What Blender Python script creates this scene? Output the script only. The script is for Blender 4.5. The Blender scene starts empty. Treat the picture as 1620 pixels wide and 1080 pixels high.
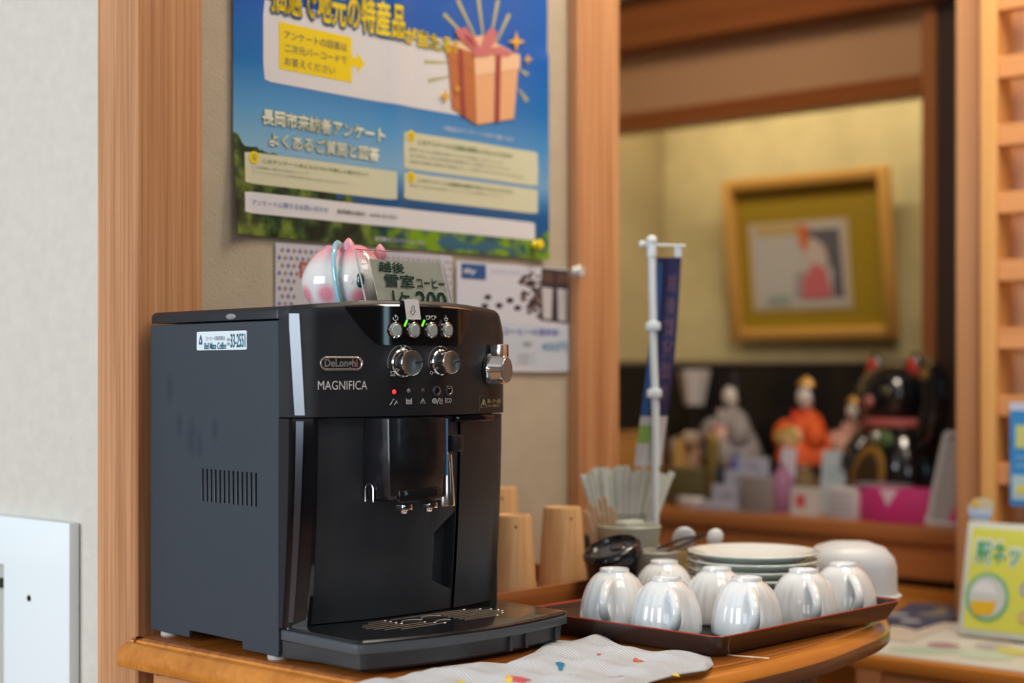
import bpy, bmesh, math, random
from mathutils import Vector, Matrix
random.seed(7)
C = bpy.context.scene.collection
sc = bpy.context.scene
PI = math.pi
H = 1.015                      # eye height
TT = 0.722                     # console table top height
YAW = math.radians(48.4)
FW = (math.sin(YAW), math.cos(YAW)); RT = (math.cos(YAW), -math.sin(YAW))

# ------------------------------------------------------------ camera
cam = bpy.data.cameras.new('camera'); camo = bpy.data.objects.new('camera', cam); C.objects.link(camo)
camo.location = (0, 0, H); camo.rotation_euler = (PI/2, 0, -YAW)
cam.sensor_width = 36; cam.lens = 2500/1620*36; cam.shift_y = 50/1620
cam.clip_start = 0.05; cam.clip_end = 60
cam.dof.use_dof = True; cam.dof.focus_distance = 1.67; cam.dof.aperture_fstop = 2.6
sc.camera = camo

# ------------------------------------------------------------ world, lights, exposure
w = bpy.data.worlds.new('world'); sc.world = w; w.use_nodes = True
bg = w.node_tree.nodes['Background']; bg.inputs[0].default_value = (0.80, 0.88, 1.0, 1); bg.inputs[1].default_value = 0.30
def area(name, loc, target, sx, sy, power, col):
    l = bpy.data.lights.new(name, 'AREA'); l.shape = 'RECTANGLE'; l.size = sx; l.size_y = sy; l.energy = power; l.color = col
    o = bpy.data.objects.new(name, l); C.objects.link(o); o.location = loc
    d = Vector(target) - Vector(loc); o.rotation_euler = d.to_track_quat('-Z', 'Y').to_euler(); return o
area('window_light_left', (-2.1, 1.9, 1.5), (1.0, 1.6, 1.1), 2.2, 1.7, 98, (0.86, 0.94, 1.0))
area('window_light_behind', (-1.9, -2.5, 1.6), (1.2, 1.0, 1.0), 1.7, 1.5, 27, (0.90, 0.95, 1.0))
area('ceiling_lamp_room', (1.3, 0.0, 2.45), (1.4, 0.2, 0.0), 0.9, 0.9, 14, (1.0, 0.90, 0.76))
area('window_slit_right', (2.6, -2.9, 1.5), (1.3, 1.0, 1.0), 0.16, 1.3, 2.2, (0.55, 0.85, 1.0))
area('fill_light_far', (2.0, 0.9, 2.5), (3.0, 1.9, 0.7), 0.6, 0.6, 30, (1.0, 0.86, 0.68))  # added fill, no lamp of the room: brightens alcove, dolls and lattice
area('alcove_lamp', (3.18, 1.95, 1.86), (3.46, 1.95, 0.9), 1.3, 0.06, 6.2, (1.0, 0.88, 0.60))
sc.view_settings.view_transform = 'Standard'; sc.view_settings.look = 'None'
sc.view_settings.exposure = 0.0; sc.view_settings.gamma = 1.0; sc.view_settings.use_curve_mapping = False

# ------------------------------------------------------------ picture ray helpers (give real places in the room)
def _ray(px, py):
    r = (px-810)/2500; return (FW[0]+r*RT[0], FW[1]+r*RT[1], (590-py)/2500)
def PD(px, py, D): d = _ray(px, py); return Vector((d[0]*D, d[1]*D, H+d[2]*D))
def PZ(px, py, z): d = _ray(px, py); return PD(px, py, (z-H)/d[2])
def PX(px, py, x): d = _ray(px, py); return PD(px, py, x/d[0])
def PY(px, py, y): d = _ray(px, py); return PD(px, py, y/d[1])

# ------------------------------------------------------------ materials
def mat(name, col, rough=0.5, metal=0.0, spec=0.5, coat=0.0, trans=0.0, emit=None, es=0.0, alpha=1.0,
        bump=0.0, bscale=200.0, mottle=0.0, mscale=6.0, ior=1.45, sss=0.0, rmottle=0.0):
    m = bpy.data.materials.new(name); m.use_nodes = True; nt = m.node_tree; N = nt.nodes; L = nt.links
    b = N['Principled BSDF']; c = (*col, 1.0)
    b.inputs['Base Color'].default_value = c; b.inputs['Roughness'].default_value = rough
    b.inputs['Metallic'].default_value = metal; b.inputs['Specular IOR Level'].default_value = spec
    b.inputs['Coat Weight'].default_value = coat; b.inputs['Coat Roughness'].default_value = 0.06
    b.inputs['Transmission Weight'].default_value = trans; b.inputs['IOR'].default_value = ior
    b.inputs['Alpha'].default_value = alpha
    if sss: b.inputs['Subsurface Weight'].default_value = sss; b.inputs['Subsurface Scale'].default_value = 0.01
    if emit: b.inputs['Emission Color'].default_value = (*emit, 1); b.inputs['Emission Strength'].default_value = es
    tc = N.new('ShaderNodeTexCoord')
    if mottle or rmottle:
        n = N.new('ShaderNodeTexNoise'); n.inputs['Scale'].default_value = mscale; n.inputs['Detail'].default_value = 5
        L.new(tc.outputs['Object'], n.inputs['Vector'])
        if mottle:
            r = N.new('ShaderNodeValToRGB'); L.new(n.outputs['Fac'], r.inputs['Fac'])
            r.color_ramp.elements[0].position = 0.3; r.color_ramp.elements[1].position = 0.7
            r.color_ramp.elements[0].color = tuple(max(0, x*(1-mottle)) for x in col)+(1,)
            r.color_ramp.elements[1].color = tuple(min(1, x*(1+mottle)) for x in col)+(1,)
            L.new(r.outputs['Color'], b.inputs['Base Color'])
        if rmottle:
            mr = N.new('ShaderNodeMapRange'); L.new(n.outputs['Fac'], mr.inputs['Value'])
            mr.inputs['From Min'].default_value = .35; mr.inputs['From Max'].default_value = .65
            mr.inputs['To Min'].default_value = max(0, rough-rmottle); mr.inputs['To Max'].default_value = rough+rmottle
            L.new(mr.outputs['Result'], b.inputs['Roughness'])
    if bump:
        n = N.new('ShaderNodeTexNoise'); n.inputs['Scale'].default_value = bscale; n.inputs['Detail'].default_value = 3
        L.new(tc.outputs['Object'], n.inputs['Vector'])
        bp = N.new('ShaderNodeBump'); bp.inputs['Strength'].default_value = bump; bp.inputs['Distance'].default_value = 0.002
        L.new(n.outputs['Fac'], bp.inputs['Height']); L.new(bp.outputs['Normal'], b.inputs['Normal'])
    return m
def wood(name, c1, c2, rough=0.5, axis='z', grain=90, coat=0.0, spec=0.4):
    m = bpy.data.materials.new(name); m.use_nodes = True; nt = m.node_tree; N = nt.nodes; L = nt.links
    b = N['Principled BSDF']; b.inputs['Roughness'].default_value = rough; b.inputs['Coat Weight'].default_value = coat
    b.inputs['Coat Roughness'].default_value = 0.12; b.inputs['Specular IOR Level'].default_value = spec
    tc = N.new('ShaderNodeTexCoord'); mp = N.new('ShaderNodeMapping'); L.new(tc.outputs['Object'], mp.inputs['Vector'])
    s = [grain]*3; s['xyz'.index(axis)] = grain*0.03; mp.inputs['Scale'].default_value = s
    n = N.new('ShaderNodeTexNoise'); n.inputs['Scale'].default_value = 1.0; n.inputs['Detail'].default_value = 6; n.inputs['Distortion'].default_value = 0.6
    L.new(mp.outputs['Vector'], n.inputs['Vector'])
    mp2 = N.new('ShaderNodeMapping'); L.new(tc.outputs['Object'], mp2.inputs['Vector'])
    s2 = [grain*4.5]*3; s2['xyz'.index(axis)] = grain*0.05; mp2.inputs['Scale'].default_value = s2
    n2 = N.new('ShaderNodeTexNoise'); n2.inputs['Scale'].default_value = 1.0; n2.inputs['Detail'].default_value = 2
    L.new(mp2.outputs['Vector'], n2.inputs['Vector'])
    mx = N.new('ShaderNodeMath'); mx.operation = 'MULTIPLY_ADD'; mx.inputs[1].default_value = 0.45; L.new(n2.outputs['Fac'], mx.inputs[0]); 
    h = N.new('ShaderNodeMath'); h.operation = 'MULTIPLY'; h.inputs[1].default_value = 0.6; L.new(n.outputs['Fac'], h.inputs[0]); L.new(h.outputs[0], mx.inputs[2])
    r = N.new('ShaderNodeValToRGB'); r.color_ramp.elements[0].position = 0.36; r.color_ramp.elements[1].position = 0.66
    r.color_ramp.elements[0].color = (*c1, 1); r.color_ramp.elements[1].color = (*c2, 1)
    L.new(mx.outputs[0], r.inputs['Fac']); L.new(r.outputs['Color'], b.inputs['Base Color'])
    bp = N.new('ShaderNodeBump'); bp.inputs['Strength'].default_value = 0.12; bp.inputs['Distance'].default_value = 0.001
    L.new(mx.outputs[0], bp.inputs['Height']); L.new(bp.outputs['Normal'], b.inputs['Normal'])
    return m

# ------------------------------------------------------------ mesh builder
class MB:
    def __init__(s): s.v = []; s.f = []; s.mi = []
    def add(s, vs, fs, mi=0, T=None):
        o = len(s.v)
        for p in vs:
            p = Vector(p); s.v.append(tuple(T @ p) if T is not None else tuple(p))
        for f in fs: s.f.append(tuple(o+i for i in f)); s.mi.append(mi)
        return s
    def box(s, x0, x1, y0, y1, z0, z1, mi=0, T=None):
        vs = [(x0,y0,z0),(x1,y0,z0),(x1,y1,z0),(x0,y1,z0),(x0,y0,z1),(x1,y0,z1),(x1,y1,z1),(x0,y1,z1)]
        return s.add(vs, [(0,3,2,1),(4,5,6,7),(0,1,5,4),(1,2,6,5),(2,3,7,6),(3,0,4,7)], mi, T)
    def lathe(s, prof, n=32, mi=0, T=None, mod=None, cap0=False, cap1=False, a0=0, a1=2*PI):
        full = abs(a1-a0-2*PI) < 1e-6; m = n if full else n+1
        vs = []
        for (r, z) in prof:
            for k in range(m):
                a = a0+(a1-a0)*k/n; rr = r*(mod(a, z) if mod else 1)
                vs.append((rr*math.cos(a), rr*math.sin(a), z))
        fs = []
        for i in range(len(prof)-1):
            for k in range(n if full else n):
                k2 = (k+1) % m if full else k+1
                fs.append((i*m+k, i*m+k2, (i+1)*m+k2, (i+1)*m+k))
        if cap0: fs.append(tuple(range(m-1, -1, -1)))
        if cap1: fs.append(tuple((len(prof)-1)*m+k for k in range(m)))
        return s.add(vs, fs, mi, T)
    def tube(s, pts, r, n=10, mi=0, T=None, closed=False, cap=True, flat=1.0):
        pts = [Vector(p) for p in pts]; N = len(pts); rs = r if isinstance(r, (list, tuple)) else [r]*N
        vs = []; up = None
        for i, p in enumerate(pts):
            if closed: d = pts[(i+1) % N]-pts[i-1]
            else: d = pts[min(i+1, N-1)]-pts[max(i-1, 0)]
            d.normalize()
            if up is None: up = Vector((0,0,1)) if abs(d.z) < 0.9 else Vector((1,0,0))
            up = (up-d*up.dot(d)).normalized(); sd = d.cross(up)
            for k in range(n):
                a = 2*PI*k/n; vs.append(p+(up*math.cos(a)+sd*math.sin(a)*flat)*rs[i])
        fs = []
        for i in range(N if closed else N-1):
            j = (i+1) % N
            for k in range(n): fs.append((i*n+k, j*n+k, j*n+(k+1) % n, i*n+(k+1) % n))
        if cap and not closed: fs += [tuple(range(n)), tuple((N-1)*n+k for k in range(n-1, -1, -1))]
        return s.add(vs, fs, mi, T)
    def prism(s, poly, z0, z1, mi=0, T=None):
        n = len(poly); vs = [(x,y,z0) for x,y in poly]+[(x,y,z1) for x,y in poly]
        fs = [tuple(range(n-1,-1,-1)), tuple(range(n,2*n))]+[(i,(i+1)%n,n+(i+1)%n,n+i) for i in range(n)]
        return s.add(vs, fs, mi, T)
    def loft(s, rings, mi=0, T=None, cap0=True, cap1=True, mis=None):
        n = len(rings[0]); vs = [p for r in rings for p in r]
        o = len(s.v); s.add(vs, [], mi, T)
        for i in range(len(rings)-1):
            for k in range(n):
                s.f.append((o+i*n+k, o+i*n+(k+1)%n, o+(i+1)*n+(k+1)%n, o+(i+1)*n+k)); s.mi.append(mis[i] if mis else mi)
        if cap0: s.f.append(tuple(o+k for k in range(n-1,-1,-1))); s.mi.append(mis[0] if mis else mi)
        if cap1: s.f.append(tuple(o+(len(rings)-1)*n+k for k in range(n))); s.mi.append(mis[-1] if mis else mi)
        return s
    def ellipsoid(s, c, r, mi=0, T=None, nu=24, nv=14, fn=None):
        vs = []; fs = []
        for i in range(nv+1):
            t = PI*i/nv
            for k in range(nu):
                a = 2*PI*k/nu; p = Vector((math.sin(t)*math.cos(a), math.sin(t)*math.sin(a), math.cos(t)))
                if fn: p = fn(p)
                vs.append((c[0]+p.x*r[0], c[1]+p.y*r[1], c[2]+p.z*r[2]))
        for i in range(nv):
            for k in range(nu): fs.append((i*nu+k, (i+1)*nu+k, (i+1)*nu+(k+1)%nu, i*nu+(k+1)%nu))
        return s.add(vs, fs, mi, T)
    def grid(s, fn, nu, nv, mi=0, T=None, mifn=None):
        vs = [fn(i/nu, j/nv) for j in range(nv+1) for i in range(nu+1)]; o = len(s.v); s.add(vs, [], mi, T)
        for j in range(nv):
            for i in range(nu):
                a = o+j*(nu+1)+i; s.f.append((a, a+1, a+nu+2, a+nu+1)); s.mi.append(mifn((i+.5)/nu, (j+.5)/nv) if mifn else mi)
        return s
    def cells(s, xs, zs, hole, d, mi=0, T=None):
        """panel in the XZ plane facing -Y, thickness d, with rectangular openings where hole(i,j)"""
        nx, nz = len(xs), len(zs); vs = [(x,0,z) for z in zs for x in xs]+[(x,d,z) for z in zs for x in xs]
        fs = []; K = nx*nz; ok = lambda i,j: 0 <= i < nx-1 and 0 <= j < nz-1 and not hole(i,j)
        for j in range(nz-1):
            for i in range(nx-1):
                if not ok(i,j): continue
                a,b,c,e = j*nx+i, j*nx+i+1, (j+1)*nx+i+1, (j+1)*nx+i
                fs += [(a,b,c,e), (K+e,K+c,K+b,K+a)]
                if not ok(i-1,j): fs.append((a,e,K+e,K+a))
                if not ok(i+1,j): fs.append((c,b,K+b,K+c))
                if not ok(i,j-1): fs.append((b,a,K+a,K+b))
                if not ok(i,j+1): fs.append((e,c,K+c,K+e))
        return s.add(vs, fs, mi, T)
    def build(s, name, mats, parent=None, smooth=40, bevel=0.0, bseg=2, label=None, merge=True, recentre=False):
        me = bpy.data.meshes.new(name); me.from_pydata(s.v, [], s.f)
        if not isinstance(mats, (list, tuple)): mats = [mats]
        for m in mats: me.materials.append(m)
        for p, k in zip(me.polygons, s.mi): p.material_index = k
        bm = bmesh.new(); bm.from_mesh(me)
        if merge: bmesh.ops.remove_doubles(bm, verts=bm.verts, dist=1e-6)
        bmesh.ops.recalc_face_normals(bm, faces=bm.faces)
        if bevel:
            es = [e for e in bm.edges if len(e.link_faces) == 2 and e.calc_face_angle(0) > math.radians(35)]
            bmesh.ops.bevel(bm, geom=es, offset=bevel, segments=bseg, affect='EDGES', profile=0.5, clamp_overlap=True)
        bm.to_mesh(me); bm.free()
        if smooth:
            me.polygons.foreach_set('use_smooth', [True]*len(me.polygons)); me.set_sharp_from_angle(angle=math.radians(smooth))
        o = bpy.data.objects.new(name, me); C.objects.link(o)
        if parent: o.parent = parent
        if label: o['label'] = label
        if recentre:
            vs = [v.co for v in me.vertices]
            c = Vector(((min(v.x for v in vs)+max(v.x for v in vs))/2, (min(v.y for v in vs)+max(v.y for v in vs))/2, min(v.z for v in vs)))
            me.transform(Matrix.Translation(-c)); o.location = c
        return o
def tag(o, label, cat, group=None):
    o['label'] = label; o['category'] = cat
    if group: o['group'] = group
    return o
def thing(name, loc, rz, label, cat, group=None):
    o = bpy.data.objects.new(name, None); C.objects.link(o); o.empty_display_size = .03
    o.location = loc; o.rotation_euler = (0,0,rz); return tag(o, label, cat, group)
def struct(o): o['kind'] = 'structure'; return o
def TR(loc=(0,0,0), rx=0, ry=0, rz=0, s=1):
    return Matrix.Translation(loc) @ Matrix.Rotation(rz,4,'Z') @ Matrix.Rotation(ry,4,'Y') @ Matrix.Rotation(rx,4,'X') @ Matrix.Scale(s,4)
def rrect(x0,x1,y0,y1,r,n=5):
    pts=[]
    for cx,cy,a in ((x1-r,y0+r,-PI/2),(x1-r,y1-r,0),(x0+r,y1-r,PI/2),(x0+r,y0+r,PI)):
        for k in range(n+1): t=a+PI/2*k/n; pts.append((cx+r*math.cos(t), cy+r*math.sin(t)))
    return pts
def sell(a,b,n=48,e=2.0,cx=0,cy=0):
    out=[]
    for k in range(n):
        t=2*PI*k/n; c,s_=math.cos(t),math.sin(t)
        out.append((cx+a*math.copysign(abs(c)**(2/e),c), cy+b*math.copysign(abs(s_)**(2/e),s_)))
    return out
def text_mesh(body, box, offset=0.0, extrude=0.0, shear=0.0, space=1.0, fit=True, bold=0):
    """text as triangles in the XY plane, fitted to box (x0,x1,y0,y1) -> (verts, faces)"""
    cu = bpy.data.curves.new('t','FONT'); cu.body = body; cu.offset = offset; cu.extrude = extrude; cu.shear = shear
    cu.space_character = space; cu.resolution_u = 3; cu.space_line = 1.1
    o = bpy.data.objects.new('t', cu); C.objects.link(o)
    dg = bpy.context.evaluated_depsgraph_get(); me = bpy.data.meshes.new_from_object(o.evaluated_get(dg))
    vs = [v.co.copy() for v in me.vertices]; fs = [tuple(p.vertices) for p in me.polygons]
    bpy.data.objects.remove(o); bpy.data.curves.remove(cu); bpy.data.meshes.remove(me)
    if not vs: return [], []
    if bold:
        V=list(vs); F=list(fs); n0=len(vs)
        for k in range(8):
            a=PI/4*k; d=Vector((bold*math.cos(a),bold*math.sin(a),0)); o_=len(V)
            V+=[v+d for v in vs]; F+=[tuple(i+o_ for i in f) for f in fs]
        bx0=min(v.x for v in vs); bx1=max(v.x for v in vs); by0=min(v.y for v in vs); by1=max(v.y for v in vs); vs,fs=V,F
        X0,X1,Y0,Y1 = box; sx=(X1-X0)/(bx1-bx0); sy=(Y1-Y0)/max(by1-by0,1e-6)
        return [Vector((X0+(v.x-bx0)*sx, Y0+(v.y-by0)*sy, 0)) for v in vs], fs
    x0=min(v.x for v in vs); x1=max(v.x for v in vs); y0=min(v.y for v in vs); y1=max(v.y for v in vs)
    if offset: x0+=offset; x1-=offset; y0+=offset; y1-=offset
    X0,X1,Y0,Y1 = box; sx=(X1-X0)/(x1-x0); sy=(Y1-Y0)/max(y1-y0,1e-6)
    if not fit: sy = sx
    return [Vector((X0+(v.x-x0)*sx, Y0+(v.y-y0)*sy, v.z*sx)) for v in vs], fs
# wall-print frame: local (s,t) -> x = s, z = t, facing -Y
WALLP = Matrix(((1,0,0,0),(0,0,-1,0),(0,1,0,0),(0,0,0,1)))

# ------------------------------------------------------------ palette
plaster = mat('sand_plaster', (0.46,0.40,0.31), .95, bump=.55, bscale=260, mottle=.05, mscale=30)
plaster_l = mat('pale_wall_cloth', (0.60,0.575,0.52), .95, bump=.35, bscale=420, mottle=.04, mscale=60)
cedar = wood('cedar_post_wood', (0.36,0.15,0.06), (0.62,0.33,0.16), .55, 'z', 55)
cedar_r = wood('far_post_wood', (0.40,0.18,0.08), (0.52,0.26,0.12), .5, 'z', 40)
cedar_y = wood('yellow_stile_wood', (0.62,0.31,0.09), (0.72,0.40,0.14), .5, 'z', 40)
redwood = wood('red_brown_lacquered_wood', (0.22,0.065,0.018), (0.34,0.11,0.03), .35, 'y', 30)
orange_y = wood('honey_varnished_wood', (0.46,0.16,0.022), (0.66,0.27,0.05), .35, 'y', 24, coat=.3)
tablew = wood('amber_varnished_table_wood', (0.20,0.055,0.009), (0.34,0.11,0.018), .22, 'x', 26, coat=.6)
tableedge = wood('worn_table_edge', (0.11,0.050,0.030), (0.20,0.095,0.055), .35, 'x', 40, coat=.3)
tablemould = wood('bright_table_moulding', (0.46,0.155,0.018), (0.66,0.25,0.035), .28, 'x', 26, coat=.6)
# ============================================================ THE SETTING
ZW = H
floor_m = wood('floor_board_wood', (0.22,0.10,0.04), (0.34,0.17,0.07), .4, 'x', 12)
ceil_m = mat('ceiling_paper', (0.62,0.60,0.56), .9)
struct(MB().box(-3.2,3.6,-3.4,4.2,-0.05,0.0).build('floor', floor_m))
struct(MB().box(-3.2,3.6,-3.4,4.2,2.6,2.65).build('ceiling', ceil_m))
struct(MB().box(1.060,1.20,1.56,4.2,0,2.6).build('wall_left', plaster_l))
struct(MB().box(1.10,1.88,1.515,1.60,0,2.6).build('wall_back', plaster))
# corner post beside the machine: its -X face is broad and pale, its -Y face looks to the room
def post(name, x0,x1,y0,y1,z0,z1,m,bev=.003): return struct(MB().box(x0,x1,y0,y1,z0,z1).build(name, m, bevel=bev, bseg=1))
post('trim_1', 1.047,1.140,1.494,1.572,0,2.6,cedar)
post('trim_2', 1.832,1.934,1.494,1.615,0,2.6,cedar)
# far room
struct(MB().box(3.50,3.57,1.25,4.2,0,2.6).build('wall_right', mat('gold_flecked_wall_paper',(0.50,0.43,0.24),.8,mottle=.12,mscale=9,bump=.2,bscale=60)))
struct(MB().box(2.2,3.50,2.55,2.60,0,2.6).build('wall_alcove_side', mat('olive_wall_paper',(0.40,0.32,0.17),.9,mottle=.05,mscale=8)))
struct(MB().box(3.50,3.57,-3.4,1.25,0,2.6).build('wall_far', wood('dark_wall_boarding',(0.035,0.018,0.010),(0.07,0.035,0.02),.5,'z',14)))
# plaster band over the lintel, with the lintel and the upper beam
band = mat('tan_plaster_band', (0.48,0.27,0.14), .9, bump=.2, bscale=80)
KX=3.07/2.74
p = PX(1457,500,3.07); q = PX(1480,500,3.07)
struct(MB().box(3.09,3.12,p.y-.004,2.55,H+.56*KX,H+.80*KX+.1).build('wall_over_alcove', band))
struct(MB().box(3.07,3.14,p.y,2.55,H+.527*KX,H+.565*KX).build('trim_3', redwood, bevel=.003, bseg=1))
struct(MB().box(3.03,3.15,q.y-.1,2.55,H+.695*KX,H+.80*KX).build('trim_4', redwood, bevel=.004, bseg=1))
struct(MB().box(2.99,3.16,q.y-.2,2.55,H+.80*KX,H+.83*KX).build('trim_5', mat('pale_cornice',(0.45,0.38,0.32),.8)))
post('trim_6', 3.07,3.10, q.y,p.y, 0,2.6, wood('alcove_post_wood',(0.26,0.085,0.03),(0.40,0.15,0.05),.3,'z',30,coat=.4))
struct(MB().box(3.075,3.095,q.y-.30,q.y-.001,0,2.6).build('wall_alcove_right', mat('dark_side_board',(0.05,0.025,0.015),.6)))
# nearer right post and the latticed board beside it
p = PX(1511,500,2.54); q = PX(1550,500,2.54)
post('trim_7', 2.54,2.66, q.y,p.y, 0,2.5, cedar_r)
# room behind the camera (closes the light in and feeds the reflections)
dk = mat('dim_room_wall', (0.07,0.065,0.06), .8)
struct(MB().box(-3.2,-3.15,-3.4,4.2,0,2.6).build('wall_window_side', mat('window_side_wall',(0.5,0.47,0.42),.9)))
struct(MB().box(-3.2,3.6,-3.45,-3.4,0,2.6).build('wall_behind', dk))

# ---------------- lattice rack on the right
lat = thing('lattice_rack', (2.50,0.60,0), 0, 'tall orange wooden lattice rack with horizontal rungs at the right edge', 'rack')
def LL(x0,x1,y0,y1,z0,z1): return MB().box(x0-2.50,x1-2.50,y0-.60,y1-.60,z0,z1)
a = PX(1550,500,2.50); b_ = PX(1576,500,2.50)
LL(2.50,2.575,b_.y,a.y,0,2.4).build('stile', cedar_y, lat, bevel=.002, bseg=1)
LL(2.50,2.575,.20,.23,0,2.4).build('stile', cedar_y, lat, bevel=.002, bseg=1)
LL(2.565,2.58,.23,b_.y,0,2.4).build('back_board', wood('rack_back_wood',(0.50,0.24,0.12),(0.60,0.33,0.18),.5,'z',40), lat)
rw = wood('rack_rung_wood',(0.56,0.24,0.08),(0.68,0.32,0.12),.5,'y',40)
zs0 = H+(590-106)/2500*PX(1600,106,2.52).length*0.0
for k in range(-3,16):
    yc = 106+107.2*k-0.0
    P = PX(1596, yc, 2.51); 
    if P.z < .15 or P.z > 2.35: continue
    LL(2.505,2.53,.23,b_.y,P.z-.018,P.z+.018).build('rung', rw, lat, bevel=.0015, bseg=1)

# ---------------- wall hung panel at lower left
wp = thing('wall_panel', (1.06,1.66,.42), 0, 'white flat wall panel with a small screw hole at lower left', 'panel')
white_p = mat('white_panel', (0.78,0.86,0.90), .45)
ztop = PX(110,828,1.045).z; yr = PX(110,828,1.045).y
MB().cells([yr-1.66, yr+.145-1.66, yr+.30-1.66, yr+.36-1.66],[-.42+.1, ztop-.06-.42-.0, ztop-.42],lambda i,j: i==1 and j==0, .014,
    T=Matrix(((0,1,0,-.0155),(1,0,0,0),(0,0,1,0),(0,0,0,1)))).build('frame_plate', white_p, wp, bevel=.0015, bseg=2)
MB().box(-.006,-.0005,yr+.12-1.66,yr+.33-1.66,-.30,ztop-.04-.42).build('inner_plate', mat('grey_inner_plate',(0.45,0.47,0.44),.5), wp)
P = PX(46,946,1.0445)
MB().lathe([(.0,0),(.0035,0),(.0042,.0006)],16,T=TR((P.x-1.06,P.y-1.66,P.z-.42),ry=-PI/2)).build('screw_hole', mat('hole_grey',(0.22,0.22,0.20),.8), wp)
P = PX(2,922,1.05)
MB().box(-.012,-.006,P.y-1.66-.001,P.y-1.66+.006,P.z-.42-.006,P.z-.42+.006).build('latch', mat('dark_latch',(0.03,0.05,0.03),.5), wp)

# ============================================================ CONSOLE TABLE
outline_k = [(1.020,1.492),(1.020,1.10),(1.022,.99),(1.035,.955),(1.07,.938),(1.17,.915),(1.30,.885),(1.39,.877),(1.50,.879),(1.60,.893),(1.68,.908),(1.75,.936),(1.82,.985),(1.875,1.05),(1.905,1.13),(1.915,1.22),(1.915,1.35),(1.90,1.492)]
def densify(P, step=.012):
    out=[]; n=len(P)
    for i in range(n):
        p0,p1,p2,p3 = [Vector((*P[(i+j)%n],0)) for j in (-1,0,1,2)]
        L=(p2-p1).length; k=max(1,int(L/step))
        straight = i in (0, n-1) 
        for j in range(k):
            t=j/k
            if straight: q=p1.lerp(p2,t)
            else: q=.5*((2*p1)+(p2-p0)*t+(2*p0-5*p1+4*p2-p3)*t*t+(3*p1-p0-3*p2+p3)*t**3)
            out.append((q.x,q.y))
    return out
tout = densify(outline_k)
def offs(P,d,z,ymax=1.492):
    n=len(P); out=[]
    for i in range(n):
        a=Vector(P[i-1]); b=Vector(P[(i+1)%n]); t=(b-a)
        if t.length<1e-9: t=Vector((1,0))
        t.normalize(); nx,ny=-t.y,t.x     # outline runs counter-clockwise: inside is left
        out.append((P[i][0]+nx*d, min(P[i][1]+ny*d,ymax), z))
    return out
tab = thing('console_table', (1.45,1.2,0), 0, 'amber varnished wooden console table with a rounded end and worn moulded edge', 'table')
def tl(r): return [(x-1.45,y-1.2,z) for x,y,z in r]
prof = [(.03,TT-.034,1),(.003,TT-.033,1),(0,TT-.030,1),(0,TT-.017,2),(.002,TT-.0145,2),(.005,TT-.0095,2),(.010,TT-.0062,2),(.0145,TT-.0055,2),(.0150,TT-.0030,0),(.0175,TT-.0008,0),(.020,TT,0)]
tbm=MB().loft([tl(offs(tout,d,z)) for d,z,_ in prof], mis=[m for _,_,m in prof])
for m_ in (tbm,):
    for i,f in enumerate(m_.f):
        if m_.mi[i]==1 and sum(m_.v[k][0] for k in f)/len(f)+1.45<1.27: m_.mi[i]=2  # left end's light is put into the bright colour; brown elsewhere is wear
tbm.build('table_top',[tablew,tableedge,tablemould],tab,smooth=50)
ap = wood('apron_wood',(0.40,0.16,0.05),(0.56,0.26,0.10),.4,'y',26,coat=.3)
MB().box(1.052-1.45,1.070-1.45,1.02-1.2,1.47-1.2,TT-.12,TT-.034).build('apron',ap,tab,bevel=.002,bseg=1)
MB().box(1.07-1.45,1.84-1.45,1.465-1.2,1.48-1.2,TT-.10,TT-.034).build('apron',ap,tab,bevel=.002,bseg=1)
legm = wood('leg_wood',(0.16,0.08,0.045),(0.26,0.14,0.08),.4,'z',30)
lp = PD(1259,1070,1.80)
for (x,y) in ((lp.x,lp.y),(1.085,1.03),(1.085,1.45),(1.82,1.44)):
    MB().box(x-.018-1.45,x+.018-1.45,y-.018-1.2,y+.018-1.2,0,TT-.034).build('leg',legm,tab,bevel=.003,bseg=2)
P = PX(250,1057,1.051)
MB().lathe([(0,-.003),(.007,-.003),(.0085,0)],16,T=TR((P.x-1.45,P.y-1.2,P.z),ry=-PI/2)).build('bolt',mat('grey_bolt',(0.35,0.35,0.36),.4,.8),tab)
# worn hairline scratch across the top by the tray corner
crm = mat('bare_scratch_wood',(0.80,0.66,0.50),.8)
pts=[PZ(x,y,TT+.0002) for x,y in ((1140,1034),(1165,1037),(1190,1039),(1205,1040),(1217,1041))]
m=MB(); m.tube([(p.x-1.45,p.y-1.2,p.z) for p in pts],[.0007,.0006,.0008,.0006,.0009],6)
m.build('scratch',crm,tab)
pts=[PZ(x,y,z) for x,y,z in ((1217,1041,TT-.004),(1224,1049,TT-.010),(1226,1058,TT-.018),(1225,1068,TT-.026))]
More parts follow.
